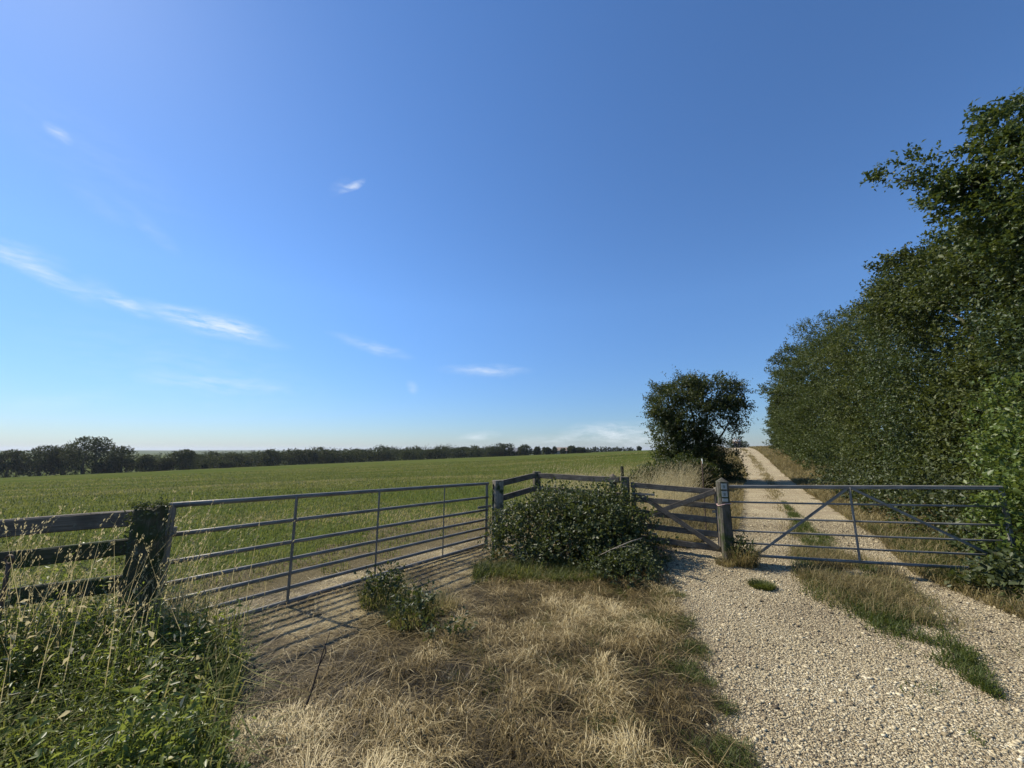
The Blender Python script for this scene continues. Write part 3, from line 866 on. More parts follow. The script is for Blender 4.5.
# --- timber corner fence round the bramble
def corner_fence():
    gp = empty('gate_post', (-.245, 6.93, 0), 'square grey timber gatepost with dark mortise slots where the seven-bar gate latches', 'post')
    post('post', (-.245, 6.93, 0), .17, .17, 1.11, math.radians(30), M['gate_wood'], gp, 'flat', .003, .3, 11)
    n1 = np.array([-math.cos(math.radians(30)), -math.sin(math.radians(30)), 0])
    for z, h in ((1.0, .09), (.82, .12), (.55, .15)):
        c = np.array([-.245, 6.93, z]) + n1 * .084
        s = np.array([-n1[1], n1[0], 0])
        beam('mortise', c - np.array([0, 0, h / 2]), c + np.array([0, 0, h / 2]), .05, .006, M['slot_shade'], gp, .001, 0, math.radians(60))  # thin dark plates on the face, painted as the shade inside mortise holes
    e = empty('corner_fence', (.5, 7.9, 0), 'short weathered timber rail fence turning a corner behind the bramble bush', 'fence')
    A = np.array([-.16, 7.02]); B = np.array([.50, 8.0]); C = np.array([1.88, 6.93])
    for za, zb_, zc in ((1.06, 1.125, 1.115), (.80, .87, .85), (.53, .60, .58), (.26, .3, .3)):
        beam('rail', (*A, za), (*B, zb_), .045, .10, M['rail_wood'], e, .006, .004)
        beam('rail', (*(B + [0.03, -.07]), zb_), (*C, zc), .045, .10, M['rail_wood'], e, .006, .004)
    post('post', (*B, 0), .14, .14, 1.20, math.radians(20), M['post_wood'], e, 'flat', .004, .3, 13)
    post('post', (1.80, 7.05, 0), .11, .11, 1.17, math.radians(20), M['post_wood'], e, 'point', .003, .3, 14)
    gp2 = post('gate_post', (1.965, 6.90, 0), .15, .15, 1.17, math.radians(-25), M['post_wood'], None, 'flat', .003, .3, 15)
    tag(gp2, 'square timber post at the bramble end of the wooden gate', 'post')
M['slot_shade'] = plain('painted_hole_shade', (.02, .017, .012), .95, .05)
corner_fence()

def wooden_gate():
    A = np.array([2.05, 6.84]); B = np.array([3.16, 6.11])
    e = empty('wooden_gate', (2.55, 6.47, 0), 'small wooden five-rail gate with crossed braces next to the waymark post', 'gate')
    d = np.array([*(B - A), 0]); d /= np.linalg.norm(d); off = np.array([d[1], -d[0], 0])
    if off[1] > 0: off = -off
    for za, zb_ in ((1.04, .995), (.81, .775), (.60, .565), (.39, .36), (.19, .16)):
        beam('rail', (*A, za), (*B, zb_), .03, .085, M['rail_wood'], e, .004, .003)
    for k in (.03, .985):
        p = A + (B - A) * k
        beam('stile', (p[0], p[1], .12), (p[0], p[1], 1.06), .045, .075, M['rail_wood'], e, .004, .001)
    L3 = lambda k, z: np.array([*(A + (B - A) * k), z]) + off * .032
    beam('brace', L3(.10, .50), L3(.97, 1.0), .022, .075, M['rail_wood'], e, .003, .002)
    beam('brace', L3(.10, .90), L3(.97, .17), .022, .075, M['rail_wood'], e, .003, .002)
    for z in (.9, .28):
        p = L3(0, z); q = L3(.3, z)
        beam('hinge', p + off * .016, q + off * .016, .006, .035, M['steel'], e, .001, 0)
wooden_gate()

def waymark_post():
    b = np.array([3.17, 5.98, 0]); a = math.radians(-12)
    e = empty('waymark_post', b, 'square wooden waymark post with pointed top and three small pale plaques', 'post')
    p = post('post', b, .15, .15, 1.16, a, M['dark_post'], e, 'point', .003, .3, 17)
    fwd = np.array([math.sin(a), -math.cos(a), 0])
    for i, z in enumerate((1.095, .985, .90)):
        c = b + fwd * .078 + np.array([.0, 0, z]); h = (.085, .085, .045)[i]
        pl = beam('plaque', c - np.array([0, 0, h / 2]), c + np.array([0, 0, h / 2]), .078, .006, M['plaque'], e, .001, 0, 0)
        # turn the thin side to face out
        x = Vector((0, 0, 1)); z_ = Vector([float(q) for q in fwd]); y_ = z_.cross(x)
        m = Matrix((x, y_, z_)).transposed().to_4x4()
        pl.matrix_basis = Matrix.Translation(Vector([float(q) for q in (c - np.array([0, 0, h / 2]))])) @ m
        if i < 2:   # small arrow mark
            bm = bmesh.new()
            o2 = [(.018, -.012), (.018, .012), (.045, .012), (.045, .024), (.066, 0), (.045, -.024), (.045, -.012)]
            vs = [bm.verts.new((u_, w_, .0036)) for u_, w_ in o2]; vt = [bm.verts.new((u_, w_, .0052)) for u_, w_ in o2]
            bm.faces.new(vt); n = len(vs)
            for k in range(n): bm.faces.new((vs[k], vs[(k + 1) % n], vt[(k + 1) % n], vt[k]))
            bmesh.ops.recalc_face_normals(bm, faces=bm.faces)
            me = bpy.data.meshes.new('arrow'); bm.to_mesh(me); bm.free(); me.materials.append(M['arrow'])
            ar = bpy.data.objects.new('arrow', me); COL.objects.link(ar); ar.parent = pl
    # a twist of pale baler twine round the post
    pts = []
    for k in range(25):
        th = k / 24 * 6.283 * 1.0 + .3
        m_ = max(abs(math.cos(th)), abs(math.sin(th))) ** .9
        lx, ly = math.cos(th) / m_ * .082, math.sin(th) / m_ * .082
        pts.append((b[0] + lx * math.cos(a) - ly * math.sin(a), b[1] + lx * math.sin(a) + ly * math.cos(a), .83 + .02 * math.sin(th * 1.5)))
    V, T, R = tube(pts, [.006] * 25, 5)
    tw = tri_mesh('twine', V, T, M['twine'], None, None, True)
    COL.objects.unlink(tw); link(tw, e)
M['plaque'] = plain('pale_plaque', (.36, .39, .36), .6, .3)
M['arrow'] = plain('arrow_paint', (.17, .20, .17), .6, .3)
M['twine'] = plain('baler_twine', (.62, .42, .38), .7, .2)
waymark_post()

def stake():
    b = at(706, 534, 7.6); b[2] = 0
    e = empty('metal_stake', b, 'thin rusty metal stake with a small pale tag at its top behind the wooden gate', 'stake')
    top = at(702, 461, 7.6)
    pipe('rod', (b[0], b[1], -.1), top, .012, M['rust'], e, 1, 6)
    beam('tag', top - np.array([0, 0, .05]), top + np.array([0, 0, .045]), .05, .004, M['plaque'], e, .001, 0, math.radians(90))
M['rust'] = plain('rusty_iron', (.13, .09, .065), .7, .3, .3)
stake()
sp = post('stub_post', (*at(622, 470, 9.6)[:2], 0), .07, .07, 1.24, .3, M['old_wood'], None, 'flat', .003, .3, 23)
tag(sp, 'small dark wooden stub post in the tall pale grass beyond the corner fence', 'post')
sp2 = post('stub_post', (*at(680, 455, 14.5)[:2], 0), .09, .09, 1.2, .3, M['old_wood'], None, 'flat', .003, .3, 24)
tag(sp2, 'dark wooden stub post half hidden under the lone hawthorn', 'post')
isk = empty('iron_pin', (-3.42, 2.78, 0), 'thin dark iron pin standing in the weeds against the lowest fence rail', 'pin')
pipe('rod', (-3.42, 2.78, 0), (-3.44, 2.80, .86), .012, M['rust'], isk, 1, 6)
V, T, R = tube([(-3.44 + .028 * math.cos(k / 10 * 6.283), 2.80, .89 + .028 * math.sin(k / 10 * 6.283)) for k in range(11)], [.008] * 11, 5)
_l = tri_mesh('loop', V, T, M['rust'], None, None, True); COL.objects.unlink(_l); link(_l, isk)

# ------------------------------------------------------------------ trees and bushes
def plant(name, loc, label, cat, group, blobs, n, nl, L, size, mat, seed, trunk=None, aspect=.6, extra=None, up=.15, shell=(.72, 1.08), deep=.66, inner=.35, bark='bark', fname='crown', upbias=.5, lumpy=.36, clump=None):
    """blobs relative to loc; trunk: list of (p, q, r0, r1) limbs relative to loc"""
    rng = np.random.default_rng(seed)
    e = empty(name, loc, label, cat, group)
    C, A = blobs_sprigs(blobs, n, rng, shell, deep, up, lumpy, clump)
    parts = [sprigs(C, A, nl, L, size, rng, aspect, upbias)]
    if inner:
        C2, A2 = blobs_sprigs(blobs, int(n * inner), rng, (.25, .72), .3, 0)
        parts.append(sprigs(C2, A2, max(3, nl // 2), L, size * 1.4, rng, aspect, upbias))
    if extra is not None: parts.append(extra(rng))
    V, T, R = join(parts)
    ok = V[:, 2].reshape(-1, 4).min(1) > -.05 - 0 * V[::4, 2]
    o = tri_mesh(fname, V, T, mat, None, R); COL.objects.unlink(o); COL.objects.link(o); o.parent = e
    if trunk:
        W = join([limb(*t, rng) for t in trunk])
        o = tri_mesh('trunk', W[0], W[1], M[bark], None, None, True); COL.objects.unlink(o); COL.objects.link(o); o.parent = e
    return e

def G(s, t):
    x, y = xy(s, t); return np.array([x, y, float(height(x, y))])

# hedgerow along the right of the lane: frame (a along lane, b across, z) turned into world offsets
def lb(a, b, z, ra, rb, rz):
    return (a * U[0] + b * N[0], a * U[1] + b * N[1], z, (ra + rb) / 2, (ra + rb) / 2, rz)

HG = 'trees of the tall hedgerow beside the track'
def hedge_tree(s, t, H, wid, seed, label, n, size=.075, mat='hedge', depth=2.0, skirt=True):
    rng = np.random.default_rng(seed)
    bl = []
    bl.append(lb(0, .3, H * .62, wid * .62, depth, H * .38))
    for k in range(9):
        a = (rng.random() - .5) * wid * 1.3; z = H * (.25 + .62 * rng.random()); b = (rng.random() - .75) * depth * .9
        r = wid * (.22 + .16 * rng.random())
        bl.append(lb(a, b, z, r, r, r * (.8 + .5 * rng.random())))
    if skirt:
        for k in range(4):
            bl.append(lb((k - 1.5) * wid * .35, -depth * .55 + rng.random() * .4, H * .12 + .25, wid * .26, .9, H * .16 + .25))
    trunk = [((0, 0, -.2), (.2, .1, H * .45), .16, .10)]
    for k in range(5):
        b = bl[1 + k]; trunk.append(((.1, .05, H * (.15 + .06 * k)), (b[0] * .9, b[1] * .9, b[2] * .97), .07, .02))
    return plant('hedge_tree', G(s, t), label, 'tree', HG, bl, n, 9, .26, size * .98, M[mat], seed, trunk, .55, clump=(26, .36 + .004 * s), upbias=.8, shell=(.70, 1.02), lumpy=.5)

hedge_tree(9.6, 5.9, 6.6, 3.2, 101, 'tall dark hedge tree under the oak bough beside the steel gate', 9000, .07, 'hedge_deep')
hedge_tree(12.6, 5.7, 7.2, 3.2, 102, 'broad dense hedge tree second along from the oak, full to the ground', 9000, .088, 'hedge_pale')
hedge_tree(16.0, 5.5, 7.6, 3.3, 103, 'dense olive green hedge tree mid-way up the hedgerow', 7500, .07, 'hedge_deep')
hedge_tree(20.0, 5.2, 8.0, 3.6, 104, 'hedge tree bulging out over the shaded part of the track', 7000, .08, 'hedge_pale')
hedge_tree(25.0, 5.3, 8.2, 3.8, 105, 'tall hedge tree just before the crown that hangs over the track', 7500)
hedge_tree(31.5, 5.0, 8.3, 4.8, 109, 'last tall hedge tree, its rounded crown against the sky over the track', 8500, .09, depth=2.6)
hedge_tree(38.5, 4.6, 7.2, 4.6, 106, 'lower bushy hedge tree past the tall hedge', 5500, .11, depth=2.4)
hedge_tree(48.0, 5.0, 5.2, 4.5, 107, 'low dark hedge tree near the top of the track', 3000, .13)
hedge_tree(58.0, 4.8, 4.6, 4.5, 108, 'farthest small hedge tree at the crest of the track', 1500, .15)

_p = at(738, 449, 82); plant('skyline_bush', (_p[0], 82, float(height(_p[0], 82))), 'small dark bush on the skyline where the track goes over the crest', 'bush', None,
      [(0, 0, 1.3, 1.2, 1, .9), (-1.1, 0, 1.4, .9, .8, .7), (1.2, 0, 1.0, 1.0, .8, .8), (.2, .2, .6, 1.5, 1, .6)], 700, 6, .3, .16, M['hawthorn'], 171, [((0, 0, -.2), (0, 0, 1.4), .07, .03)], .6, fname='foliage')
# the oak whose boughs reach out over the hedge
def oak():
    base = G(9.3, 6.2)
    tips = [at(880, 180, 6.9), at(893, 178, 6.85), at(908, 166, 6.8), at(920, 176, 6.7), at(950, 182, 6.4), at(966, 190, 6.2), at(935, 172, 6.5), at(960, 195, 6.3), at(985, 165, 6.0), at(985, 125, 6.0), at(1000, 135, 5.9), at(1010, 180, 5.8), at(1000, 215, 6.0), at(975, 225, 6.2), at(950, 205, 6.4), at(1030, 160, 5.6), at(1040, 210, 5.6), at(1020, 235, 5.9)]
    rad = [.20, .24, .28, .30, .34, .4, .36, .42, .5, .36, .5, .55, .5, .4, .3, .7, .8, .6]
    bl = [(*(p - base), r, r, r * .8) for p, r in zip(tips, rad)]
    for k, (dx, dy, dz, r) in enumerate([(2.4, -1.0, 6.5, 1.3), (3.4, -.2, 7.0, 1.6), (2.0, -1.4, 5.7, 1.3), (3.4, 1.2, 6.4, 1.8), (1.2, -.3, 5.3, 1.2)]):
        bl.append((dx, dy, dz, r, r, r * .8))
    tr = [((0, 0, -.2), (.2, -.1, 4.5), .3, .2), ((.2, -.1, 4.5), (2.2, -.8, 7.4), .2, .08), ((.2, -.1, 4.3), (3.0, .6, 7.2), .18, .06)]
    hub = tips[12] - base
    tr.append(((.2, -.1, 4.4), tuple(hub), .14, .07))
    for k in (1, 4, 7, 8, 9, 11): tr.append((tuple(hub), tuple((tips[k] - base) * 1.0), .035, .008))
    plant('oak_tree', base, 'oak tree with lobed leaf sprays reaching out over the top of the hedge', 'tree', None, bl, 6400, 9, .20, .072, M['oak'], 111, tr, .55, shell=(.3, 1.0), deep=.3, inner=.06, clump=(14, .17), upbias=.7)
oak()

# bright young shrub by the end of the track gate
b = np.array([6.85, 5.15, .1])
plant('hazel_bush', b, 'bright green leafy young shrub at the hedge end of the track gate', 'bush', None,
      [(-.70, -.34, .5, .24, .24, .42), (-.70, -.30, .98, .2, .2, .26), (-.30, -.05, .55, .42, .4, .45), (-.12, .0, 1.05, .36, .36, .42), (.3, .1, 1.5, .5, .45, .5), (.6, .3, 2.0, .55, .5, .55), (.5, -.2, .8, .55, .5, .7), (.75, .55, 1.5, .5, .5, .6)],
      1900, 7, .20, .052, M['bright'], 121, [((0, 0, -.1), (-.1, 0, 1.2), .03, .012), ((.1, 0, -.1), (.5, -.3, 1.8), .03, .012), ((.1, 0, -.1), (.9, -.5, 1.1), .03, .01)], .72, fname='foliage', clump=(14, .17), upbias=.8)

# low brambles at the hedge foot
for k, (s, t, r, h, lab) in enumerate([(8.2, 3.25, .6, .75, 'low scrubby bramble under the end of the track gate'), (10.8, 3.6, .9, .9, 'grey green bramble mound under the tall hedge behind the gate top rail'),
                                       (13.2, 3.6, 1.0, 1.0, 'wide bramble mound at the hedge foot where the verge grass is brown'), (16.0, 3.6, 1.0, .95, 'bramble mound in the shade at the foot of the middle hedge tree'),
                                       (19.0, 3.5, 1.1, 1.0, 'bramble mound next to the tree shadow on the track'), (7.2, 3.2, .45, .45, 'small straggling bramble on the verge in front of the gate end'), (6.75, 2.72, .42, .34, 'low leafy scrub on the verge at the frame edge under the gate end')]):
    plant('bramble_clump', G(s, t), lab, 'bramble', 'bramble clumps along the hedge foot', [(0, 0, h * .4, r, r, h * .62), (r * .6, .3, h * .35, r * .7, r * .6, h * .5), (-r * .5, .2, h * .3, r * .7, r * .6, h * .45)],
          700, 6, .22, .06 if s < 12 else .07, M['bramble'], 130 + k, [((0, 0, -.05), (r * .5, -.2, h * .8), .01, .004), ((.1, 0, -.05), (-r * .5, .1, h * .7), .01, .004)], .7, fname='foliage')

# bramble bush filling the fence corner
def trailing(rng):
    """arching canes with leaves all along them, spilling out of the mound"""
    C, A = [], []
    for q in range(34):
        a = rng.random() * 6.28; r0 = .25 + .6 * rng.random()
        p = np.array([r0 * math.cos(a), .15 + .5 * r0 * math.sin(a), .45 + .3 * rng.random()])
        d = np.array([math.cos(a) * (.5 + .4 * rng.random()), math.sin(a) * .5 - .15, .30 + .25 * rng.random()])
        if p[0] + d[0] > .9: d[0] *= -.4
        L = .5 + .5 * rng.random()
        for f in np.linspace(0, 1, 9):
            pt = p + d * L * f - np.array([0, 0, .55]) * (L * f) ** 2
            if pt[2] > .03: C.append(pt); A.append(d + rng.normal(size=3) * .5)
    return sprigs(np.array(C), np.array(A), 5, .09, .044, rng, .72, .5)
plant('bramble_bush', (.95, 6.15, 0), 'large dark bramble bush smothering the wooden corner fence', 'bush', None,
      [(-.9, .1, .22, .33, .4, .30), (-.55, .25, .40, .38, .45, .36), (-.15, .5, .58, .40, .45, .38), (.22, .55, .46, .36, .5, .40), (.55, .5, .56, .34, .45, .38), (.1, -.05, .40, .42, .45, .36), (.45, .05, .34, .42, .45, .42), (.78, .2, .30, .24, .35, .36),
       (-.35, -.2, .22, .40, .35, .28), (.25, -.45, .16, .40, .3, .20), (.62, -.3, .22, .34, .3, .26), (-.7, -.2, .12, .3, .3, .16), (.0, .1, .66, .18, .2, .16), (.42, .3, .74, .16, .2, .14), (.86, .28, .46, .24, .3, .36), (.98, .0, .26, .24, .32, .32)],
      3300, 7, .22, .044, M['bramble'], 141, [((.2, 0, -.05), (-.6, -.2, .6), .01, .004), ((.4, 0, -.05), (.75, -.3, .6), .01, .004), ((.3, .1, -.05), (.2, .3, .9), .012, .004), ((.2, .2, .5), (-.45, .3, 1.02), .007, .003), ((.3, .3, .6), (.75, .4, 1.15), .007, .003), ((0, -.2, .4), (-.5, -.75, .12), .007, .003), ((.5, -.3, .4), (.3, -.95, .08), .007, .003), ((.6, -.2, .4), (.95, -.6, .3), .007, .003)], .72, trailing, fname='foliage', shell=(.6, 1.06), upbias=.5, clump=(11, .16), lumpy=.6)
plant('bramble_bush', (1.38, 5.12, 0), 'low spreading weedy clump at the foot of the large bramble', 'bush', None,
      [(0, 0, .12, .32, .25, .2), (.2, .2, .14, .28, .25, .2), (-.2, .15, .1, .25, .2, .16)], 520, 6, .12, .035, M['bramble'], 142, None, .6, fname='foliage')
# pale dead stem lying in it
ds = empty('dead_branch', (1.6, 5.35, .3), 'pale bleached dead stem hanging out of the bramble bush', 'stem')
W = join([tube([at(598, 556, 5.30), at(615, 548, 5.28), at(632, 541, 5.3), at(642, 538, 5.35)], [.006, .008, .008, .005], 5), tube([at(612, 549, 5.28), at(628, 546, 5.26), at(642, 550, 5.28)], [.006, .006, .004], 5)])
o = tri_mesh('stem', W[0], W[1], M['dead'], None, None, True); COL.objects.unlink(o); link(o, ds)
tw = empty('dead_stalk', (-1.2, 2.75, 0), 'dark forked dead stalk standing in the straw in front of the seven-bar gate', 'stalk')
W = join([tube([at(296, 735, 2.6) * [1, 1, 0] + [0, 0, -.02], at(312, 690, 2.75), at(322, 655, 2.85), at(330, 632, 2.9)], [.007, .006, .005, .003], 5), tube([at(318, 668, 2.82), at(326, 652, 2.84), at(324, 640, 2.86)], [.004, .004, .002], 5)])
o = tri_mesh('stalk', W[0], W[1], M['darkdead'], None, None, True); COL.objects.unlink(o); link(o, tw)

# hawthorn standing alone left of the track
HT = [(738, 384, 1, .5), (743, 391, 1, .1), (738, 408, .8, -.5), (657, 388, -.8, .7), (650, 415, -1, -.1), (716, 380, .5, 1), (693, 379, 0, 1), (734, 428, .2, -1), (740, 404, 1, -.2), (742, 416, .3, -.8), (706, 381, .2, 1), (676, 381, -.2, 1)]
def hawthorn():
    Y = 20.0
    c = at(700, 470, Y); base = np.array([c[0], Y, float(height(c[0], Y))])
    def P(px, py, dy=0): return at(px, py, Y + dy) - base
    k = Y / F
    bl = [(*P(690, 416), 33 * k, 1.5, 28 * k), (*P(668, 405, -.2), 20 * k, .9, 20 * k), (*P(712, 395, .2), 26 * k, 1.2, 19 * k), (*P(688, 392, .3), 22 * k, 1.0, 15 * k), (*P(728, 400), 11 * k, .6, 10 * k),
          (*P(666, 430, -.3), 16 * k, .8, 15 * k), (*P(672, 448, -.3), 17 * k, .9, 14 * k), (*P(690, 452, -.3), 18 * k, .9, 14 * k), (*P(738, 392), 7 * k, .4, 5 * k), (*P(741, 406), 5 * k, .3, 4 * k), (*P(692, 440, -.3), 24 * k, 1.1, 22 * k), (*P(730, 414, -.2), 6 * k, .35, 6 * k), (*P(736, 428, -.2), 5 * k, .25, 7 * k), (*P(659, 396), 7 * k, .4, 7 * k), (*P(700, 379), 7 * k, .4, 6 * k), (*P(724, 384), 8 * k, .4, 5 * k), (*P(700, 462), 24 * k, 1.1, 18 * k), (*P(678, 468, -.6), 24 * k, .9, 13 * k), (*P(718, 467, -.2), 18 * k, .9, 13 * k), (*P(734, 474, -.2), 12 * k, .7, 8 * k)]
    def extra(rng):
        C, A = [], []
        for px, py, dx, dz in HT:
            for q in range(9):
                C.append(P(px, py, rng.normal() * .2) + rng.normal(size=3) * .12); A.append([dx + rng.normal() * .3, rng.normal() * .3, dz + rng.normal() * .3])
        return sprigs(np.array(C), np.array(A), 10, .48, .085, rng, .55)
    tr = [((0, 0, -.2), tuple(P(698, 440)), .17, .11), (tuple(P(698, 440)), tuple(P(712, 395)), .11, .03), (tuple(P(698, 445)), tuple(P(668, 405)), .09, .03), (tuple(P(700, 445)), tuple(P(735, 415)), .07, .02), (tuple(P(699, 442)), tuple(P(688, 385)), .08, .02)]
    for (px, py, dx, dz) in HT: tr.append((tuple(P(696 + (px - 696) * .45, 412 + (py - 412) * .45)), tuple(P(px, py) + np.array([dx, 0, dz]) * .35), .035, .006))
    plant('hawthorn_tree', base, 'lone windswept hawthorn leaning over the side of the track', 'tree', None, bl, 9000, 8, .30, .085, M['hawthorn'], 151, tr, .55, extra, shell=(.6, 1.08), clump=(18, .30), lumpy=.75)
hawthorn()
plant('scrub_bush', (*at(664, 470, 15.5)[:2], 0), 'dull green scrubby bush in the tall grass below the hawthorn', 'bush', None, [(0, 0, .5, .8, .7, .6), (.8, .2, .6, .8, .7, .65), (1.5, .4, .5, .7, .6, .55), (-.7, .1, .35, .6, .5, .45)], 2000, 7, .25, .075, M['hawthorn'], 152, [((0, 0, -.1), (.4, .1, .8), .03, .01)], .6, fname='foliage')

# tufts on the verge
def tuft(name, px, py, r, h, seed, label, mat, n, group=None, cat='tuft', leafy=0):
    g = ground_hit(px, py)
    rng = np.random.default_rng(seed)
    a = rng.random(n) * 6.28; rr = r * np.sqrt(rng.random(n))
    Pp = np.stack([rr * np.cos(a), rr * np.sin(a), np.zeros(n)], 1)
    parts = [blades(Pp, a + rng.normal(size=n) * .8, h * (.5 + .7 * rng.random(n)), .0035 + .0035 * rng.random(n), .1 + .6 * rng.random(n), .3 + .9 * rng.random(n), rng.random(n))]
    V, T, R = join(parts)
    e = empty(name, g, label, cat, group)
    o = tri_mesh('blades', V, T, M[mat], None, R); COL.objects.unlink(o); COL.objects.link(o); o.parent = e
    if leafy:
        C = np.stack([r * .8 * (rng.random(leafy) - .5) * 2, r * .8 * (rng.random(leafy) - .5) * 2, h * .2 + h * .6 * rng.random(leafy)], 1)
        V, T, R = sprigs(C, rng.normal(size=(leafy, 3)) + [0, 0, 1], 6, .12, .045, rng, .5)
        o = tri_mesh('leaves', V, T, M['bramble'], None, R); COL.objects.unlink(o); COL.objects.link(o); o.parent = e
TG = 'grass tufts on the verge'
tuft('grass_tuft', 762, 588, .13, .10, 161, 'small vivid green grass tuft on the gravel just past the waymark post', 'greengrass', 900, TG)
tuft('grass_tuft', 744, 566, .17, .42, 162, 'dark wispy tuft of grass hard against the foot of the waymark post', 'brownstraw', 520, TG, leafy=90)
tuft('grass_tuft', 726, 566, .12, .16, 163, 'dry brown tuft in front of the waymark post foot', 'brownstraw', 300, TG)
tuft('weed_tuft', 382, 605, .22, .34, 164, 'leafy green weed tuft near the middle upright of the seven-bar gate', 'fieldgrass', 420, TG, leafy=110)
tuft('weed_tuft', 412, 622, .24, .26, 165, 'tangled weed tuft with yellowing blades in the straw', 'fieldgrass', 420, TG, leafy=90)
tuft('weed_tuft', 440, 612, .18, .24, 166, 'rusty brown tuft at the end of the gate shadow', 'brownstraw', 420, TG)
tuft('weed_tuft', 447, 640, .20, .15, 167, 'low dark weed tuft in the trampled straw', 'brownstraw', 300, TG, leafy=24)
tuft('grass_tuft', 968, 590, .16, .34, 168, 'upright dark green tuft under the hedge end of the track gate', 'greengrass', 420, TG)
tuft('grass_tuft', 812, 578, .22, .14, 169, 'short dry tuft on the tip of the grassy middle strip', 'brownstraw', 420, TG)
tuft('grass_tuft', 520, 575, .30, .22, 170, 'yellow green grass tuft at the front of the bramble bush', 'fieldgrass', 600, TG)

# weeds banked up in the near corner
def weed_bank():
    rng = np.random.default_rng(181)
    n = 1700
    X = -4.2 + 3.2 * rng.random(n); Y = 1.55 + 1.9 * rng.random(n)
    lim = -.66 * Y - .06 + (fnoise(Y * 3, Y * 0, 182) - .5) * .3
    ok = (X < lim) & view_ok(X, Y, .5)
    X, Y, lim = X[ok], Y[ok], lim[ok]; n = len(X)
    cl = fnoise(X * 3.5, Y * 3.5, 183)
    top = np.clip(.10 + .95 * np.clip((fnoise(X * 4.5, Y * 4.5, 187) - .2) * 1.3, 0, 1) * (.5 + .7 * cl) * (1 + .35 * (Y > 2.55)), .1, 1.0) * np.clip((lim - X) / .5 + .35, .3, 1)
    kind = vnoise(X * 3.1, Y * 3.1, 186)
    parts = []
    for q in range(3):
        Hh = top * (.4 + .75 * rng.random(n))
        stem = np.stack([X + rng.normal(size=n) * .05, Y + rng.normal(size=n) * .05, np.zeros(n)], 1)
        A = np.stack([.12 + rng.normal(size=n) * .38, rng.normal(size=n) * .38, np.ones(n)], 1)
        A = unit(A) * Hh[:, None]
        nl = 18
        f = (.15 + .85 * (np.arange(nl)[None, :] + .5 * rng.random((n, nl))) / nl)
        PP = stem[:, None, :] + A[:, None, :] * f[:, :, None] + rng.normal(size=(n, nl, 3)) * .006
        ang = np.arange(nl)[None, :] * 2.4 + rng.random((n, 1)) * 6.28
        DD = np.stack([np.cos(ang), np.sin(ang), .1 + rng.normal(size=(n, nl)) * .5], -1)
        NN = np.stack([rng.normal(size=(n, nl)) * .6, rng.normal(size=(n, nl)) * .6, np.ones((n, nl)) * .8], -1)
        sz = (.022 + .036 * rng.random((n, nl)) + .022 * (kind[:, None] > .62)) * (1.2 - .6 * f)
        asp = np.where(kind[:, None] > .62, .5, .3) * np.ones((n, nl))
        rnd = np.clip(np.repeat((.15 + .7 * rng.random(n) * (.5 + cl))[:, None], nl, 1) * .7 + .38 * rng.random((n, nl)), 0, 1)
        parts.append(leaves(PP.reshape(-1, 3), DD.reshape(-1, 3), NN.reshape(-1, 3), sz.ravel(), (sz * asp).ravel(), rnd.ravel()))
        parts.append(blades(stem, np.arctan2(A[:, 1], A[:, 0]), np.linalg.norm(A, axis=1), np.full(n, .005), np.arccos(np.clip(A[:, 2] / np.linalg.norm(A, axis=1), -1, 1)), np.zeros(n), np.full(n, .3)))
    V, T, R = join(parts)
    tag(tri_mesh('weed_bank', V, T, M['weed'], attr=R), 'dense bank of green nettles and weeds in front of the rail fence', 'weeds', kind='stuff')
    # arching green blades through it
    n = 4200
    X = -4.2 + 3.3 * rng.random(n); Y = 1.6 + 2.0 * rng.random(n)
    ok = (X < -.66 * Y + .03) & view_ok(X, Y, .5) & (rng.random(n) < .3 + fnoise(X * 2, Y * 2, 184))
    X, Y = X[ok], Y[ok]; n = len(X)
    V, T, R = blades(P3(X, Y), rng.random(n) * 6.28, .35 + .45 * rng.random(n), .004 + .006 * rng.random(n), .1 + .5 * rng.random(n), .6 + 1.1 * rng.random(n), np.clip(.35 + rng.normal(size=n) * .3, 0, 1))
    tag(tri_mesh('weed_grass', V, T, M['fieldgrass'], attr=R), 'arching grass blades growing up through the nettles', 'grass', kind='stuff')
    # bleached fallen leaves and stems lying on the weeds
    n = 260
    X = -3.6 + 2.2 * rng.random(n); Y = 1.9 + 1.2 * rng.random(n)
    ok = X < -.72 * Y
    X, Y = X[ok], Y[ok]; n = len(X)
    PP = np.stack([X, Y, .3 + .4 * rng.random(n)], 1)
    sz = .02 + .035 * rng.random(n)
    V, T, R = leaves(PP, rng.normal(size=(n, 3)), rng.normal(size=(n, 3)) * .5 + [-.4, .2, .8], sz, sz * .5, .6 + .4 * rng.random(n))
    tag(tri_mesh('withered_leaves', V, T, M['seed'], attr=R), 'withered pale leaves caught among the nettles', 'leaves', kind='stuff')
weed_bank()

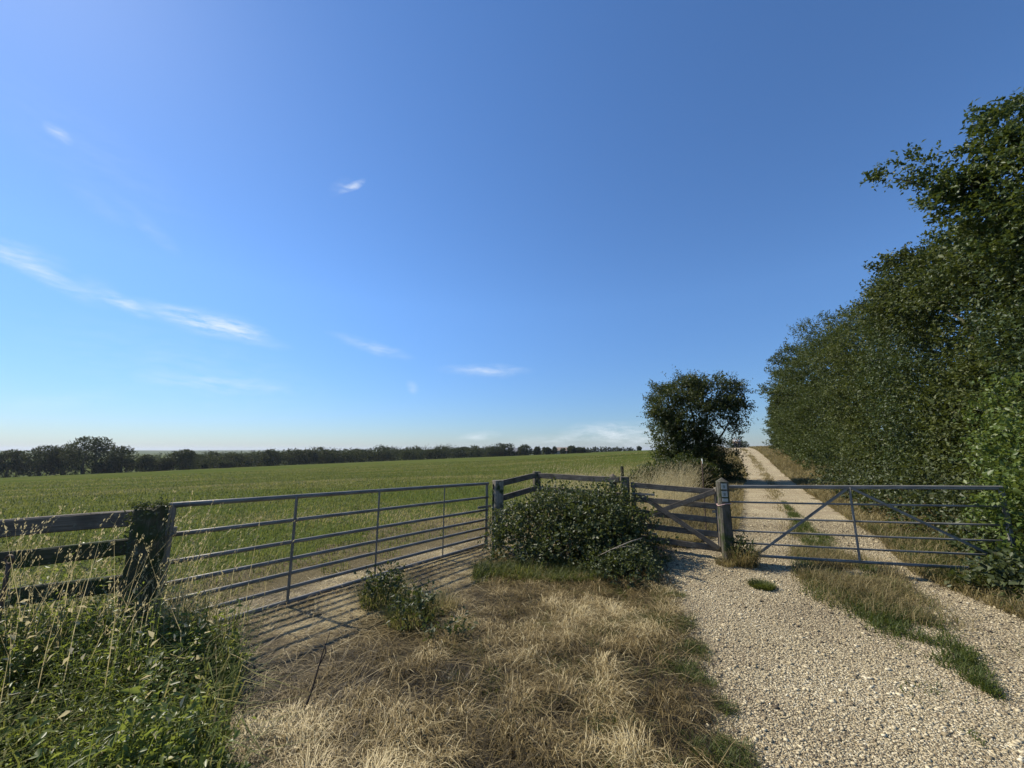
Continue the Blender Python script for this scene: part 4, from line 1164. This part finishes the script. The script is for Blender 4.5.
def broad_plant(name, px, py, Y, label, mat, n, Lr, W, seed):
    rng = np.random.default_rng(seed)
    top = at(px, py, Y)
    e = empty(name, (top[0], Y, 0), label, 'plant')
    a = rng.random(n) * 6.28
    zz = top[2] * (.75 + .3 * rng.random(n))
    PP = np.stack([rng.normal(size=n) * .05, rng.normal(size=n) * .05, zz - .05], 1)
    DD = np.stack([np.cos(a), np.sin(a), .35 + .4 * rng.random(n)], 1)
    NN = np.stack([-np.cos(a) * .3, -np.sin(a) * .3, np.ones(n)], 1)
    V, T, R = leaves(PP, DD, NN, Lr * (.7 + .6 * rng.random(n)), W * (.7 + .6 * rng.random(n)), rng.random(n))
    o = tri_mesh('leaves', V, T, M[mat], None, R); COL.objects.unlink(o); COL.objects.link(o); o.parent = e
    Wt = join([tube([(0, 0, -.05), (p[0], p[1], p[2])], [.006, .003], 5) for p in PP[:8]])
    o = tri_mesh('stems', Wt[0], Wt[1], M['weed_stem'], None, None, True); COL.objects.unlink(o); COL.objects.link(o); o.parent = e
M['weed_stem'] = plain('weed_stem', (.09, .12, .03), .6, .3)
broad_plant('dock_plant', 8, 735, 2.15, 'yellowing broad-leaved dock at the very edge of the nettles', 'yellow', 8, .11, .06, 191)
broad_plant('willowherb_plant', 140, 735, 2.2, 'narrow-leaved green plant fanning out of the weed bank', 'bright', 26, .17, .022, 192)
broad_plant('willowherb_plant', 175, 715, 2.3, 'willowherb with one lime yellow leaf near the straw', 'bright', 20, .15, .026, 193)
broad_plant('dock_plant', 158, 655, 2.6, 'small dock with a rounded light green leaf below the mossy post', 'bright', 8, .08, .05, 194)

# ------------------------------------------------------------------ far trees, wood, houses, walkers
def far_tree(px, base_py, top_py, wpx, Y, label, seed, mat='far', group='trees along the far edge of the field', name='field_tree', squat=1.0):
    rng = np.random.default_rng(seed)
    b = at(px, base_py, Y); t_ = at(px, top_py, Y); H = t_[2] - b[2]
    R_ = wpx * Y / F / 2 * (1.25 if wpx > 12 else 1.02)
    R_ /= math.hypot(1, b[0] / Y)
    gz = float(height(b[0], Y)); zb = min(b[2], gz)
    H = t_[2] - zb
    bl = [(0, 0, H * .56, R_ * .80, R_ * .80, H * .40), (0, 0, H * .25, R_ * .78, R_ * .78, H * .27)]
    for k in range(9):
        a = rng.random() * 6.28; rr = R_ * (.35 + .25 * rng.random()); zz = H * (.22 + .55 * rng.random())
        q = R_ * (.32 + .16 * rng.random())
        bl.append((rr * math.cos(a), rr * math.sin(a), zz, q, q, min(q, H * .28)))
    bl.append((0, 0, H * .82, R_ * .42, R_ * .42, H * .17))
    px_m = Y / F
    n = int(np.clip(900 * (wpx / 20), 150, 3000))
    plant(name, (b[0], Y, zb), label, 'tree', group, bl, n, 6, max(.6, px_m * 1.0), max(.4, px_m * .75), M[mat], seed, [((0, 0, -1), (0, 0, H * .5), R_ * .07 + .1, R_ * .04)], .8, inner=.5, shell=(.75, 1.0), lumpy=.14)

FT = [(6, 477, 450, 40, 165, 'dark round tree at the edge of the far group, by the frame edge'), (40, 476, 446, 46, 168, 'broad dark tree just beside the tallest far tree'), (82, 476, 437, 52, 170, 'tallest dark domed tree of the far group across the field'),
      (62, 476, 445, 34, 172, 'shoulder tree joined to the tallest far tree'), (121, 474, 446, 30, 172, 'greyer domed tree standing apart beyond the tallest one'), (145, 473, 455, 20, 172, 'small rounded tree below the gap with the distant hill'),
      (184, 470, 450, 28, 185, 'domed dark tree standing in front of the far wood'), (164, 472, 459, 18, 180, 'low bush next to the domed tree in front of the far wood'), (204, 468, 464, 6, 190, 'tiny bush on the field edge in front of the wood'), (224, 468, 462, 14, 195, 'small dark bush on the field edge in front of the wood'), (105, 475, 462, 26, 172, 'low pale bush at the foot of the far trees')]
for k, (px, b_, t_, w_, Y, lab) in enumerate(FT): far_tree(px, b_, t_, w_, Y, lab, 200 + k)
ST = [(505, 455, 444, 16, 245, 'first round tree past the end of the far wood'), (494, 455, 447, 14, 248, 'low round tree touching the end of the far wood'), (525, 454, 445, 13, 250, 'broad topped tree between the two far roofs'), (537, 453.5, 447, 7, 250, 'narrow pointed tree between the two far roofs'), (547, 453.5, 448, 9, 252, 'low round tree left of a far pale roof'),
      (554.5, 453, 447, 4, 252, 'slim upright tree close to the far pale roof'), (563, 452.5, 448.5, 5, 255, 'small bushy tree right of the far pale roof'), (572, 452.5, 446.5, 11, 258, 'dark round tree standing above the far hedge line'), (581, 452, 448, 10, 260, 'low tree at the start of the faint far hedge line'), (639, 449.5, 446.8, 4, 300, 'tiny lone tree on the field skyline near the hawthorn')]
for k, (px, b_, t_, w_, Y, lab) in enumerate(ST): far_tree(px, b_, t_, w_, Y, lab, 230 + k, group='small trees on the field skyline', name='skyline_tree')

def far_wood():
    rng = np.random.default_rng(260)
    parts = []
    # rows of crowns along the bottom of the dip
    for row, (Y0, Y1) in enumerate([(205, 262), (235, 300), (285, 350), (340, 420)]):
        for px in np.arange(150 if row > 1 else 196, 500, 9.0 if row < 2 else 7.0):
            p_ = px + rng.normal() * 3
            Y = Y0 + (Y1 - Y0) * np.clip((px - 190) / 310., -.1, 1) + rng.normal() * 4
            tp = np.interp(px, [150, 196, 230, 290, 315, 340, 380, 420, 470, 500], [456, 453.5, 452, 451, 447.5, 450, 447.5, 447, 446, 447]) + 3.4 - row * 1.0 + rng.normal() * 1.5
            c = at(p_, tp, Y)
            R_ = (6 + 8 * rng.random()) * Y / F * .9
            gz = float(height(c[0], Y))
            hh = max(c[2] - gz, 5)
            bl = [(c[0], Y, gz + hh * .62, R_, R_, hh * .40), (c[0] + R_ * .5 * rng.normal() * .6, Y - R_ * .3, gz + hh * .35, R_ * .8, R_ * .8, hh * .35)]
            C, A = blobs_sprigs(bl, 320 if row < 2 else 160, rng, (.7, 1.02), .6, .4)
            q = sprigs(C, A, 5, .9, .62, rng, .8)
            parts.append((q[0], q[1], np.clip(q[2] * .45 + .55 * rng.random(), 0, 1)))
    for px in np.arange(500, 590, 2.6):
        Yh = 262
        c = at(px, 452.2 - (px - 500) * .018 + rng.normal() * .5, Yh); gz = float(height(c[0], Yh))
        bl = [(c[0], Yh, gz + max(c[2] - gz, 1.2) * .5, 1.6, 1.2, max(c[2] - gz, 1.2) * .55)]
        C, A = blobs_sprigs(bl, 50, rng, (.6, 1.02), .6, .4)
        parts.append(sprigs(C, A, 5, .8, .5, rng, .8))
    # faint hedge line running on along the skyline
    for px in np.arange(584, 634, 3.0):
        c = at(px, 447.6 + rng.normal() * .3 + (abs(px - 608) / 26) * 1.0, 420); gz = float(height(c[0], 420))
        bl = [(c[0], 420, (c[2] + gz) / 2 - 1, 3.2, 3, max((c[2] - gz) / 2 + 1, 2))]
        C, A = blobs_sprigs(bl, 60, rng, (.7, 1.02), .6, .4)
        parts.append(sprigs(C, A, 5, 1.2, 1.2, rng, .8))
    V, T, R = join(parts)
    tag(tri_mesh('distant_woodland', V, T, M['far'], attr=R), 'long dark belt of woodland in the dip beyond the field', 'woodland', kind='stuff')
far_wood()

def house(px, py_base, Y, w, d, h, rh, rot, label, wallc, roofc, seed):
    b = at(px, py_base, Y); z = float(height(b[0], Y)); z = max(z, b[2] - 1.0)
    e = empty('farm_building', (b[0], Y, z), label, 'building', 'farm buildings on the field skyline')
    rz = Matrix.Rotation(rot, 4, 'Z')
    def put(name, vs, fs, mat):
        me = bpy.data.meshes.new(name); me.from_pydata([tuple(v) for v in vs], [], fs); me.materials.append(mat)
        o = bpy.data.objects.new(name, me); COL.objects.link(o); o.parent = e; o.matrix_basis = rz; return o
    x, y = w / 2, d / 2
    put('wall', [(-x, -y, -2), (x, -y, -2), (x, y, -2), (-x, y, -2), (-x, -y, h), (x, -y, h), (x, y, h), (-x, y, h), (-x, 0, h + rh), (x, 0, h + rh)],
        [(0, 1, 5, 4), (2, 3, 7, 6), (1, 2, 6, 9, 5), (3, 0, 4, 8, 7), (3, 2, 1, 0)], wallc)
    o_ = .35; t_ = .2; dz = rh / y
    put('roof', [(-x - o_, -y - o_, h - o_ * dz + .05), (x + o_, -y - o_, h - o_ * dz + .05), (x + o_, 0, h + rh + .05), (-x - o_, 0, h + rh + .05), (x + o_, y + o_, h - o_ * dz + .05), (-x - o_, y + o_, h - o_ * dz + .05)] +
        [(-x - o_, -y - o_, h - o_ * dz + .25), (x + o_, -y - o_, h - o_ * dz + .25), (x + o_, 0, h + rh + .27), (-x - o_, 0, h + rh + .27), (x + o_, y + o_, h - o_ * dz + .25), (-x - o_, y + o_, h - o_ * dz + .25)],
        [(6, 7, 8, 9), (9, 8, 10, 11), (0, 3, 2, 1), (3, 5, 4, 2), (0, 1, 7, 6), (5, 11, 10, 4), (1, 2, 8, 7), (2, 4, 10, 8), (3, 0, 6, 9), (5, 3, 9, 11)], roofc)
    for k in (-.25, .25):
        put('window', [(k * w - .5, -y - .03, 1.0), (k * w + .5, -y - .03, 1.0), (k * w + .5, -y - .03, 2.1), (k * w - .5, -y - .03, 2.1), (k * w - .5, -y + .02, 1.0), (k * w + .5, -y + .02, 1.0), (k * w + .5, -y + .02, 2.1), (k * w - .5, -y + .02, 2.1)],
            [(0, 1, 2, 3), (0, 4, 5, 1), (1, 5, 6, 2), (2, 6, 7, 3), (3, 7, 4, 0)], M['glass'])
M['glass'] = plain('dark_glass', (.03, .035, .04), .1, .6)
M['wall_a'] = plain('pale_render', (.50, .47, .40), .9, .1)
M['roof_a'] = plain('grey_sheet_roof', (.36, .34, .31), .6, .3)
M['roof_b'] = plain('weathered_tile_roof', (.30, .24, .19), .85, .1)
house(515, 453.5, 265, 8, 6, 2.2, 2.2, .25, 'far pale building with a low roof between the skyline trees', M['wall_a'], M['roof_a'], 1)
house(560.5, 452.5, 262, 9, 6, 2.2, 1.9, -.2, 'far long pale roofed barn among the small skyline trees', M['wall_a'], M['roof_b'], 2)

def skin_body(name, nodes, edges, mat, parent, sub=1):
    me = bpy.data.meshes.new(name)
    me.from_pydata([n[0] for n in nodes], edges, [])
    o = bpy.data.objects.new(name, me); COL.objects.link(o); o.parent = parent
    sk = o.modifiers.new('skin', 'SKIN'); sk.use_smooth_shade = True
    for v, n in zip(me.skin_vertices[0].data, nodes):
        v.radius = n[1] if isinstance(n[1], tuple) else (n[1], n[1])
    me.skin_vertices[0].data[0].use_root = True
    s = o.modifiers.new('sub', 'SUBSURF'); s.levels = sub; s.render_levels = sub
    me.materials.append(mat)
    return o

def walker(px, py, Y, rot, label, shirt, step, seed):
    b = at(px, py, Y); z = float(height(b[0], Y)) + .06
    e = empty('person', (b[0], Y, z), label, 'person', 'people walking on the track')
    e.rotation_euler = (0, 0, rot)
    f = step
    nodes = [((0, 0, .95), (.15, .11)), ((0, 0, 1.18), (.15, .11)), ((0, 0, 1.40), (.18, .11)), ((0, 0, 1.50), .06), ((0, .01, 1.60), (.075, .085)), ((0, .015, 1.70), (.08, .095)), ((0, .01, 1.78), .055),
             ((.20, 0, 1.40), .06), ((.26, -f * .5, 1.14), .045), ((.26, -f * .5 + .12, .90), .035), ((.26, -f * .5 + .16, .80), .035),
             ((-.20, 0, 1.40), .06), ((-.26, f * .5, 1.14), .045), ((-.26, f * .5 + .12, .90), .035), ((-.26, f * .5 + .16, .80), .035),
             ((.10, 0, .88), .10), ((.10, f * .5 + .03, .50), .065), ((.10, f, .10), .045), ((.10, f + .15, .04), .035),
             ((-.10, 0, .88), .10), ((-.10, -f * .4 + .05, .50), .065), ((-.10, -f, .12), .045), ((-.10, -f + .14, .04), .035)]
    edges = [(0, 1), (1, 2), (2, 3), (3, 4), (4, 5), (5, 6), (2, 7), (7, 8), (8, 9), (9, 10), (2, 11), (11, 12), (12, 13), (13, 14), (0, 15), (15, 16), (16, 17), (17, 18), (0, 19), (19, 20), (20, 21), (21, 22)]
    skin_body('body', nodes, edges, M['skin'], e)
    g = .022
    skin_body('shirt', [((0, 0, .93), (.17, .135)), ((0, 0, 1.18), (.17, .135)), ((0, 0, 1.41), (.20, .135)), ((.21, 0, 1.39), .085), ((.26, -f * .5 + .01, 1.14), .07), ((-.21, 0, 1.39), .085), ((-.26, f * .5 + .01, 1.14), .07)], [(0, 1), (1, 2), (2, 3), (3, 4), (2, 5), (5, 6)], shirt, e)
    skin_body('trousers', [((0, 0, .93), (.165, .13)), ((.10, 0, .85), .118), ((.10, f * .5 + .03, .50), .085), ((.10, f, .12), .07), ((-.10, 0, .85), .118), ((-.10, -f * .4 + .05, .50), .085), ((-.10, -f, .14), .07)], [(0, 1), (1, 2), (2, 3), (0, 4), (4, 5), (5, 6)], M['trouser'], e)
    skin_body('hair', [((0, -.03, 1.70), (.085, .085)), ((0, -.02, 1.78), .075)], [(0, 1)], M['hair'], e)
M['skin'] = plain('skin', (.45, .28, .20), .55, .3)
M['hair'] = plain('hair', (.05, .035, .025), .6, .3)
M['trouser'] = plain('dark_cloth', (.03, .032, .04), .85, .1)
M['shirt_w'] = plain('white_cloth', (.78, .78, .76), .85, .1)
M['shirt_g'] = plain('pale_grey_cloth', (.55, .56, .58), .85, .1)
walker(735.6, 448.2, 62, math.radians(150), 'distant walker in a white top and dark trousers, on the rut nearer the hawthorn', M['shirt_w'], .22, 1)
walker(739.6, 448.2, 64, math.radians(150), 'distant walker in a pale grey top and dark trousers, nearer the hedge', M['shirt_g'], -.18, 2)

# ------------------------------------------------------------------ sky, sun, camera
def build_world():
    w = bpy.data.worlds.new('World'); SC.world = w; w.use_nodes = True
    nt = w.node_tree; bg = nt.nodes['Background']
    sky = nt.nodes.new('ShaderNodeTexSky'); sky.sky_type = 'NISHITA'; sky.sun_disc = False
    sky.sun_elevation = SUN_EL; sky.sun_rotation = -(math.pi / 2 - SUN_A)
    sky.altitude = 80; sky.air_density = 1.0; sky.dust_density = .1; sky.ozone_density = 7.0
    co = nd(nt, 'ShaderNodeTexCoord').outputs['Generated']
    sx = nd(nt, 'ShaderNodeSeparateXYZ'); nt.links.new(co, sx.inputs[0])
    az = nd(nt, 'ShaderNodeMath', operation='ARCTAN2'); nt.links.new(sx.outputs[0], az.inputs[0]); nt.links.new(sx.outputs[1], az.inputs[1])
    el = nd(nt, 'ShaderNodeMath', operation='ARCSINE'); nt.links.new(sx.outputs[2], el.inputs[0])
    # sky colour graded by height: darker and cooler near the horizon than the model gives
    z1 = nd(nt, 'ShaderNodeMath', operation='MULTIPLY', use_clamp=True); z1.inputs[1].default_value = 1 / .35; nt.links.new(sx.outputs[2], z1.inputs[0])
    z2 = nd(nt, 'ShaderNodeMath', operation='POWER'); z2.inputs[1].default_value = .6; nt.links.new(z1.outputs[0], z2.inputs[0])
    z3 = nd(nt, 'ShaderNodeMath', operation='MULTIPLY_ADD'); z3.inputs[1].default_value = .58; z3.inputs[2].default_value = .42; nt.links.new(z2.outputs[0], z3.inputs[0])
    hs = nd(nt, 'ShaderNodeVectorMath', operation='SCALE'); nt.links.new(sky.outputs[0], hs.inputs[0]); nt.links.new(z3.outputs[0], hs.inputs['Scale'])
    cool = mixc(nt, (.93, 1.0, 1.12), (1, 1, 1), z2.outputs[0])
    hz = nd(nt, 'ShaderNodeVectorMath', operation='MULTIPLY'); nt.links.new(hs.outputs[0], hz.inputs[0]); nt.links.new(cool, hz.inputs[1])
    cb = nd(nt, 'ShaderNodeCombineXYZ'); nt.links.new(az.outputs[0], cb.inputs[0]); nt.links.new(el.outputs[0], cb.inputs[1])
    # wind-blown edges
    nz = nd(nt, 'ShaderNodeTexNoise'); nz.inputs['Scale'].default_value = 9; nz.inputs['Detail'].default_value = 6; nt.links.new(cb.outputs[0], nz.inputs['Vector'])
    sub = nd(nt, 'ShaderNodeVectorMath', operation='SUBTRACT'); nt.links.new(nz.outputs['Color'], sub.inputs[0]); sub.inputs[1].default_value = (.5, .5, .5)
    scl = nd(nt, 'ShaderNodeVectorMath', operation='SCALE'); nt.links.new(sub.outputs[0], scl.inputs[0]); scl.inputs['Scale'].default_value = .028
    add = nd(nt, 'ShaderNodeVectorMath', operation='ADD'); nt.links.new(cb.outputs[0], add.inputs[0]); nt.links.new(scl.outputs[0], add.inputs[1])
    def ae(px, py):
        d = ray(px, py); d = d / np.linalg.norm(d); return np.array([math.atan2(d[0], d[1]), math.asin(d[2])])
    wisps = [(-40, 234, 90, 296, 6, .5), (-30, 232, 70, 268, 12, .22), (98, 288, 150, 318, 6, .5), (125, 300, 285, 345, 7, .48), (0, 330, 330, 400, 34, .10), (-40, 60, 200, 220, 30, .05), (60, 280, 120, 300, 14, .2), (150, 312, 262, 332, 13, .3), (215, 322, 270, 332, 5, .35), (48, 124, 77, 145, 6, .42), (339, 194, 363, 179, 3.6, .7), (115, 195, 180, 255, 7, .12), (60, 175, 130, 225, 9, .08),
             (330, 334, 412, 356, 5, .33), (440, 369, 528, 371, 5, .42), (410, 382, 416, 396, 5, .30), (130, 378, 300, 388, 8, .22), (0, 405, 120, 396, 8, .15),
             (560, 434, 660, 428, 9, .55), (590, 440, 700, 440, 9, .5), (458, 438, 500, 434, 4, .5), (500, 443, 600, 438, 6, .35), (330, 195, 350, 180, 8, .12)]
    fib = nd(nt, 'ShaderNodeTexNoise'); fib.inputs['Scale'].default_value = 26; fib.inputs['Detail'].default_value = 7; fib.inputs['Roughness'].default_value = .62
    mpf = nd(nt, 'ShaderNodeMapping'); mpf.inputs['Rotation'].default_value = (0, 0, math.radians(20)); mpf.inputs['Scale'].default_value = (.7, 3.0, 1)
    nt.links.new(add.outputs[0], mpf.inputs[0]); nt.links.new(mpf.outputs[0], fib.inputs['Vector'])
    fr = nd(nt, 'ShaderNodeMapRange'); fr.inputs[1].default_value = .36; fr.inputs[2].default_value = .68; fr.inputs[3].default_value = .10; fr.inputs[4].default_value = 1.15
    nt.links.new(fib.outputs[0], fr.inputs[0])
    tot = None
    for (x0, y0, x1, y1, wd, k) in wisps:
        a, b = ae(x0, y0), ae(x1, y1); c = (a + b) / 2; d = b - a
        half = np.linalg.norm(d) / 2 * 1.15
        up = ae((x0 + x1) / 2, (y0 + y1) / 2 - wd); hw = abs(up[1] - c[1]) * 1.2 + .002
        m = nd(nt, 'ShaderNodeMapping', vector_type='TEXTURE')
        m.inputs['Location'].default_value = (c[0], c[1], 0); m.inputs['Rotation'].default_value = (0, 0, math.atan2(d[1], d[0])); m.inputs['Scale'].default_value = (half, hw, 1)
        nt.links.new(add.outputs[0], m.inputs[0])
        g = nd(nt, 'ShaderNodeTexGradient', gradient_type='SPHERICAL'); nt.links.new(m.outputs[0], g.inputs[0])
        mm = nd(nt, 'ShaderNodeMath', operation='MULTIPLY'); mm.inputs[1].default_value = k; nt.links.new(g.outputs['Fac'], mm.inputs[0])
        if tot is None: tot = mm.outputs[0]
        else:
            ad = nd(nt, 'ShaderNodeMath', operation='ADD'); nt.links.new(tot, ad.inputs[0]); nt.links.new(mm.outputs[0], ad.inputs[1]); tot = ad.outputs[0]
    mf = nd(nt, 'ShaderNodeMath', operation='MULTIPLY', use_clamp=True); nt.links.new(tot, mf.inputs[0]); nt.links.new(fr.outputs[0], mf.inputs[1])
    hsv = nd(nt, 'ShaderNodeHueSaturation'); hsv.inputs['Hue'].default_value = .502; hsv.inputs['Saturation'].default_value = 1.08; hsv.inputs['Value'].default_value = .99; nt.links.new(hz.outputs[0], hsv.inputs['Color'])
    col = mixc(nt, hsv.outputs[0], CLOUD, mf.outputs[0])
    nt.links.new(col, bg.inputs[0]); bg.inputs[1].default_value = SKY_STR
HAZE = .9e-4
CLOUD = (5.6, 6.0, 6.4)
SKY_STR = .122
build_world()

sl = bpy.data.lights.new('sun', 'SUN'); sl.energy = 5.0; sl.angle = math.radians(.53); sl.color = (1, .92, .79)
so = bpy.data.objects.new('sun', sl); COL.objects.link(so)
ld = Vector((math.cos(SUN_A) * math.cos(SUN_EL), -math.sin(SUN_A) * math.cos(SUN_EL), -math.sin(SUN_EL)))
so.rotation_euler = ld.to_track_quat('-Z', 'Y').to_euler()

cam = bpy.data.cameras.new('camera'); co = bpy.data.objects.new('camera', cam); COL.objects.link(co)
cam.sensor_width = 36; cam.lens = 36 * F / 1024; cam.clip_start = .05; cam.clip_end = 30000
co.location = (0, 0, EYE); co.rotation_euler = (math.pi / 2 + PITCH, 0, 0)
SC.camera = co
hm = bpy.data.materials.new('haze_air'); hm.use_nodes = True
for n_ in list(hm.node_tree.nodes): hm.node_tree.nodes.remove(n_)
ho = hm.node_tree.nodes.new('ShaderNodeOutputMaterial'); hv = hm.node_tree.nodes.new('ShaderNodeVolumePrincipled')
hv.inputs['Color'].default_value = (.80, .88, 1, 1); hv.inputs['Density'].default_value = HAZE; hv.inputs['Anisotropy'].default_value = .2
hm.node_tree.links.new(hv.outputs[0], ho.inputs['Volume'])
if HAZE > 0:
    bm = bmesh.new(); bmesh.ops.create_cube(bm, size=1)
    for v in bm.verts: v.co = Vector((v.co.x * 20000, v.co.y * 20000, (v.co.z + .5) * 90 - 40))
    me = bpy.data.meshes.new('haze'); bm.to_mesh(me); bm.free(); me.materials.append(hm)
    tag(link(bpy.data.objects.new('haze', me)), 'thin blue summer haze over the far country', 'haze', kind='stuff')
vs = SC.view_settings
vs.view_transform = 'Standard'; vs.look = 'None'; vs.exposure = .44; vs.gamma = 1; vs.use_curve_mapping = False
SC.cycles.use_denoising = True
SC.cycles.denoiser = 'OPENIMAGEDENOISE'
SC.cycles.denoising_input_passes = 'RGB_ALBEDO_NORMAL'
SC.cycles.denoising_prefilter = 'ACCURATE'
SC.cycles.max_bounces = 6
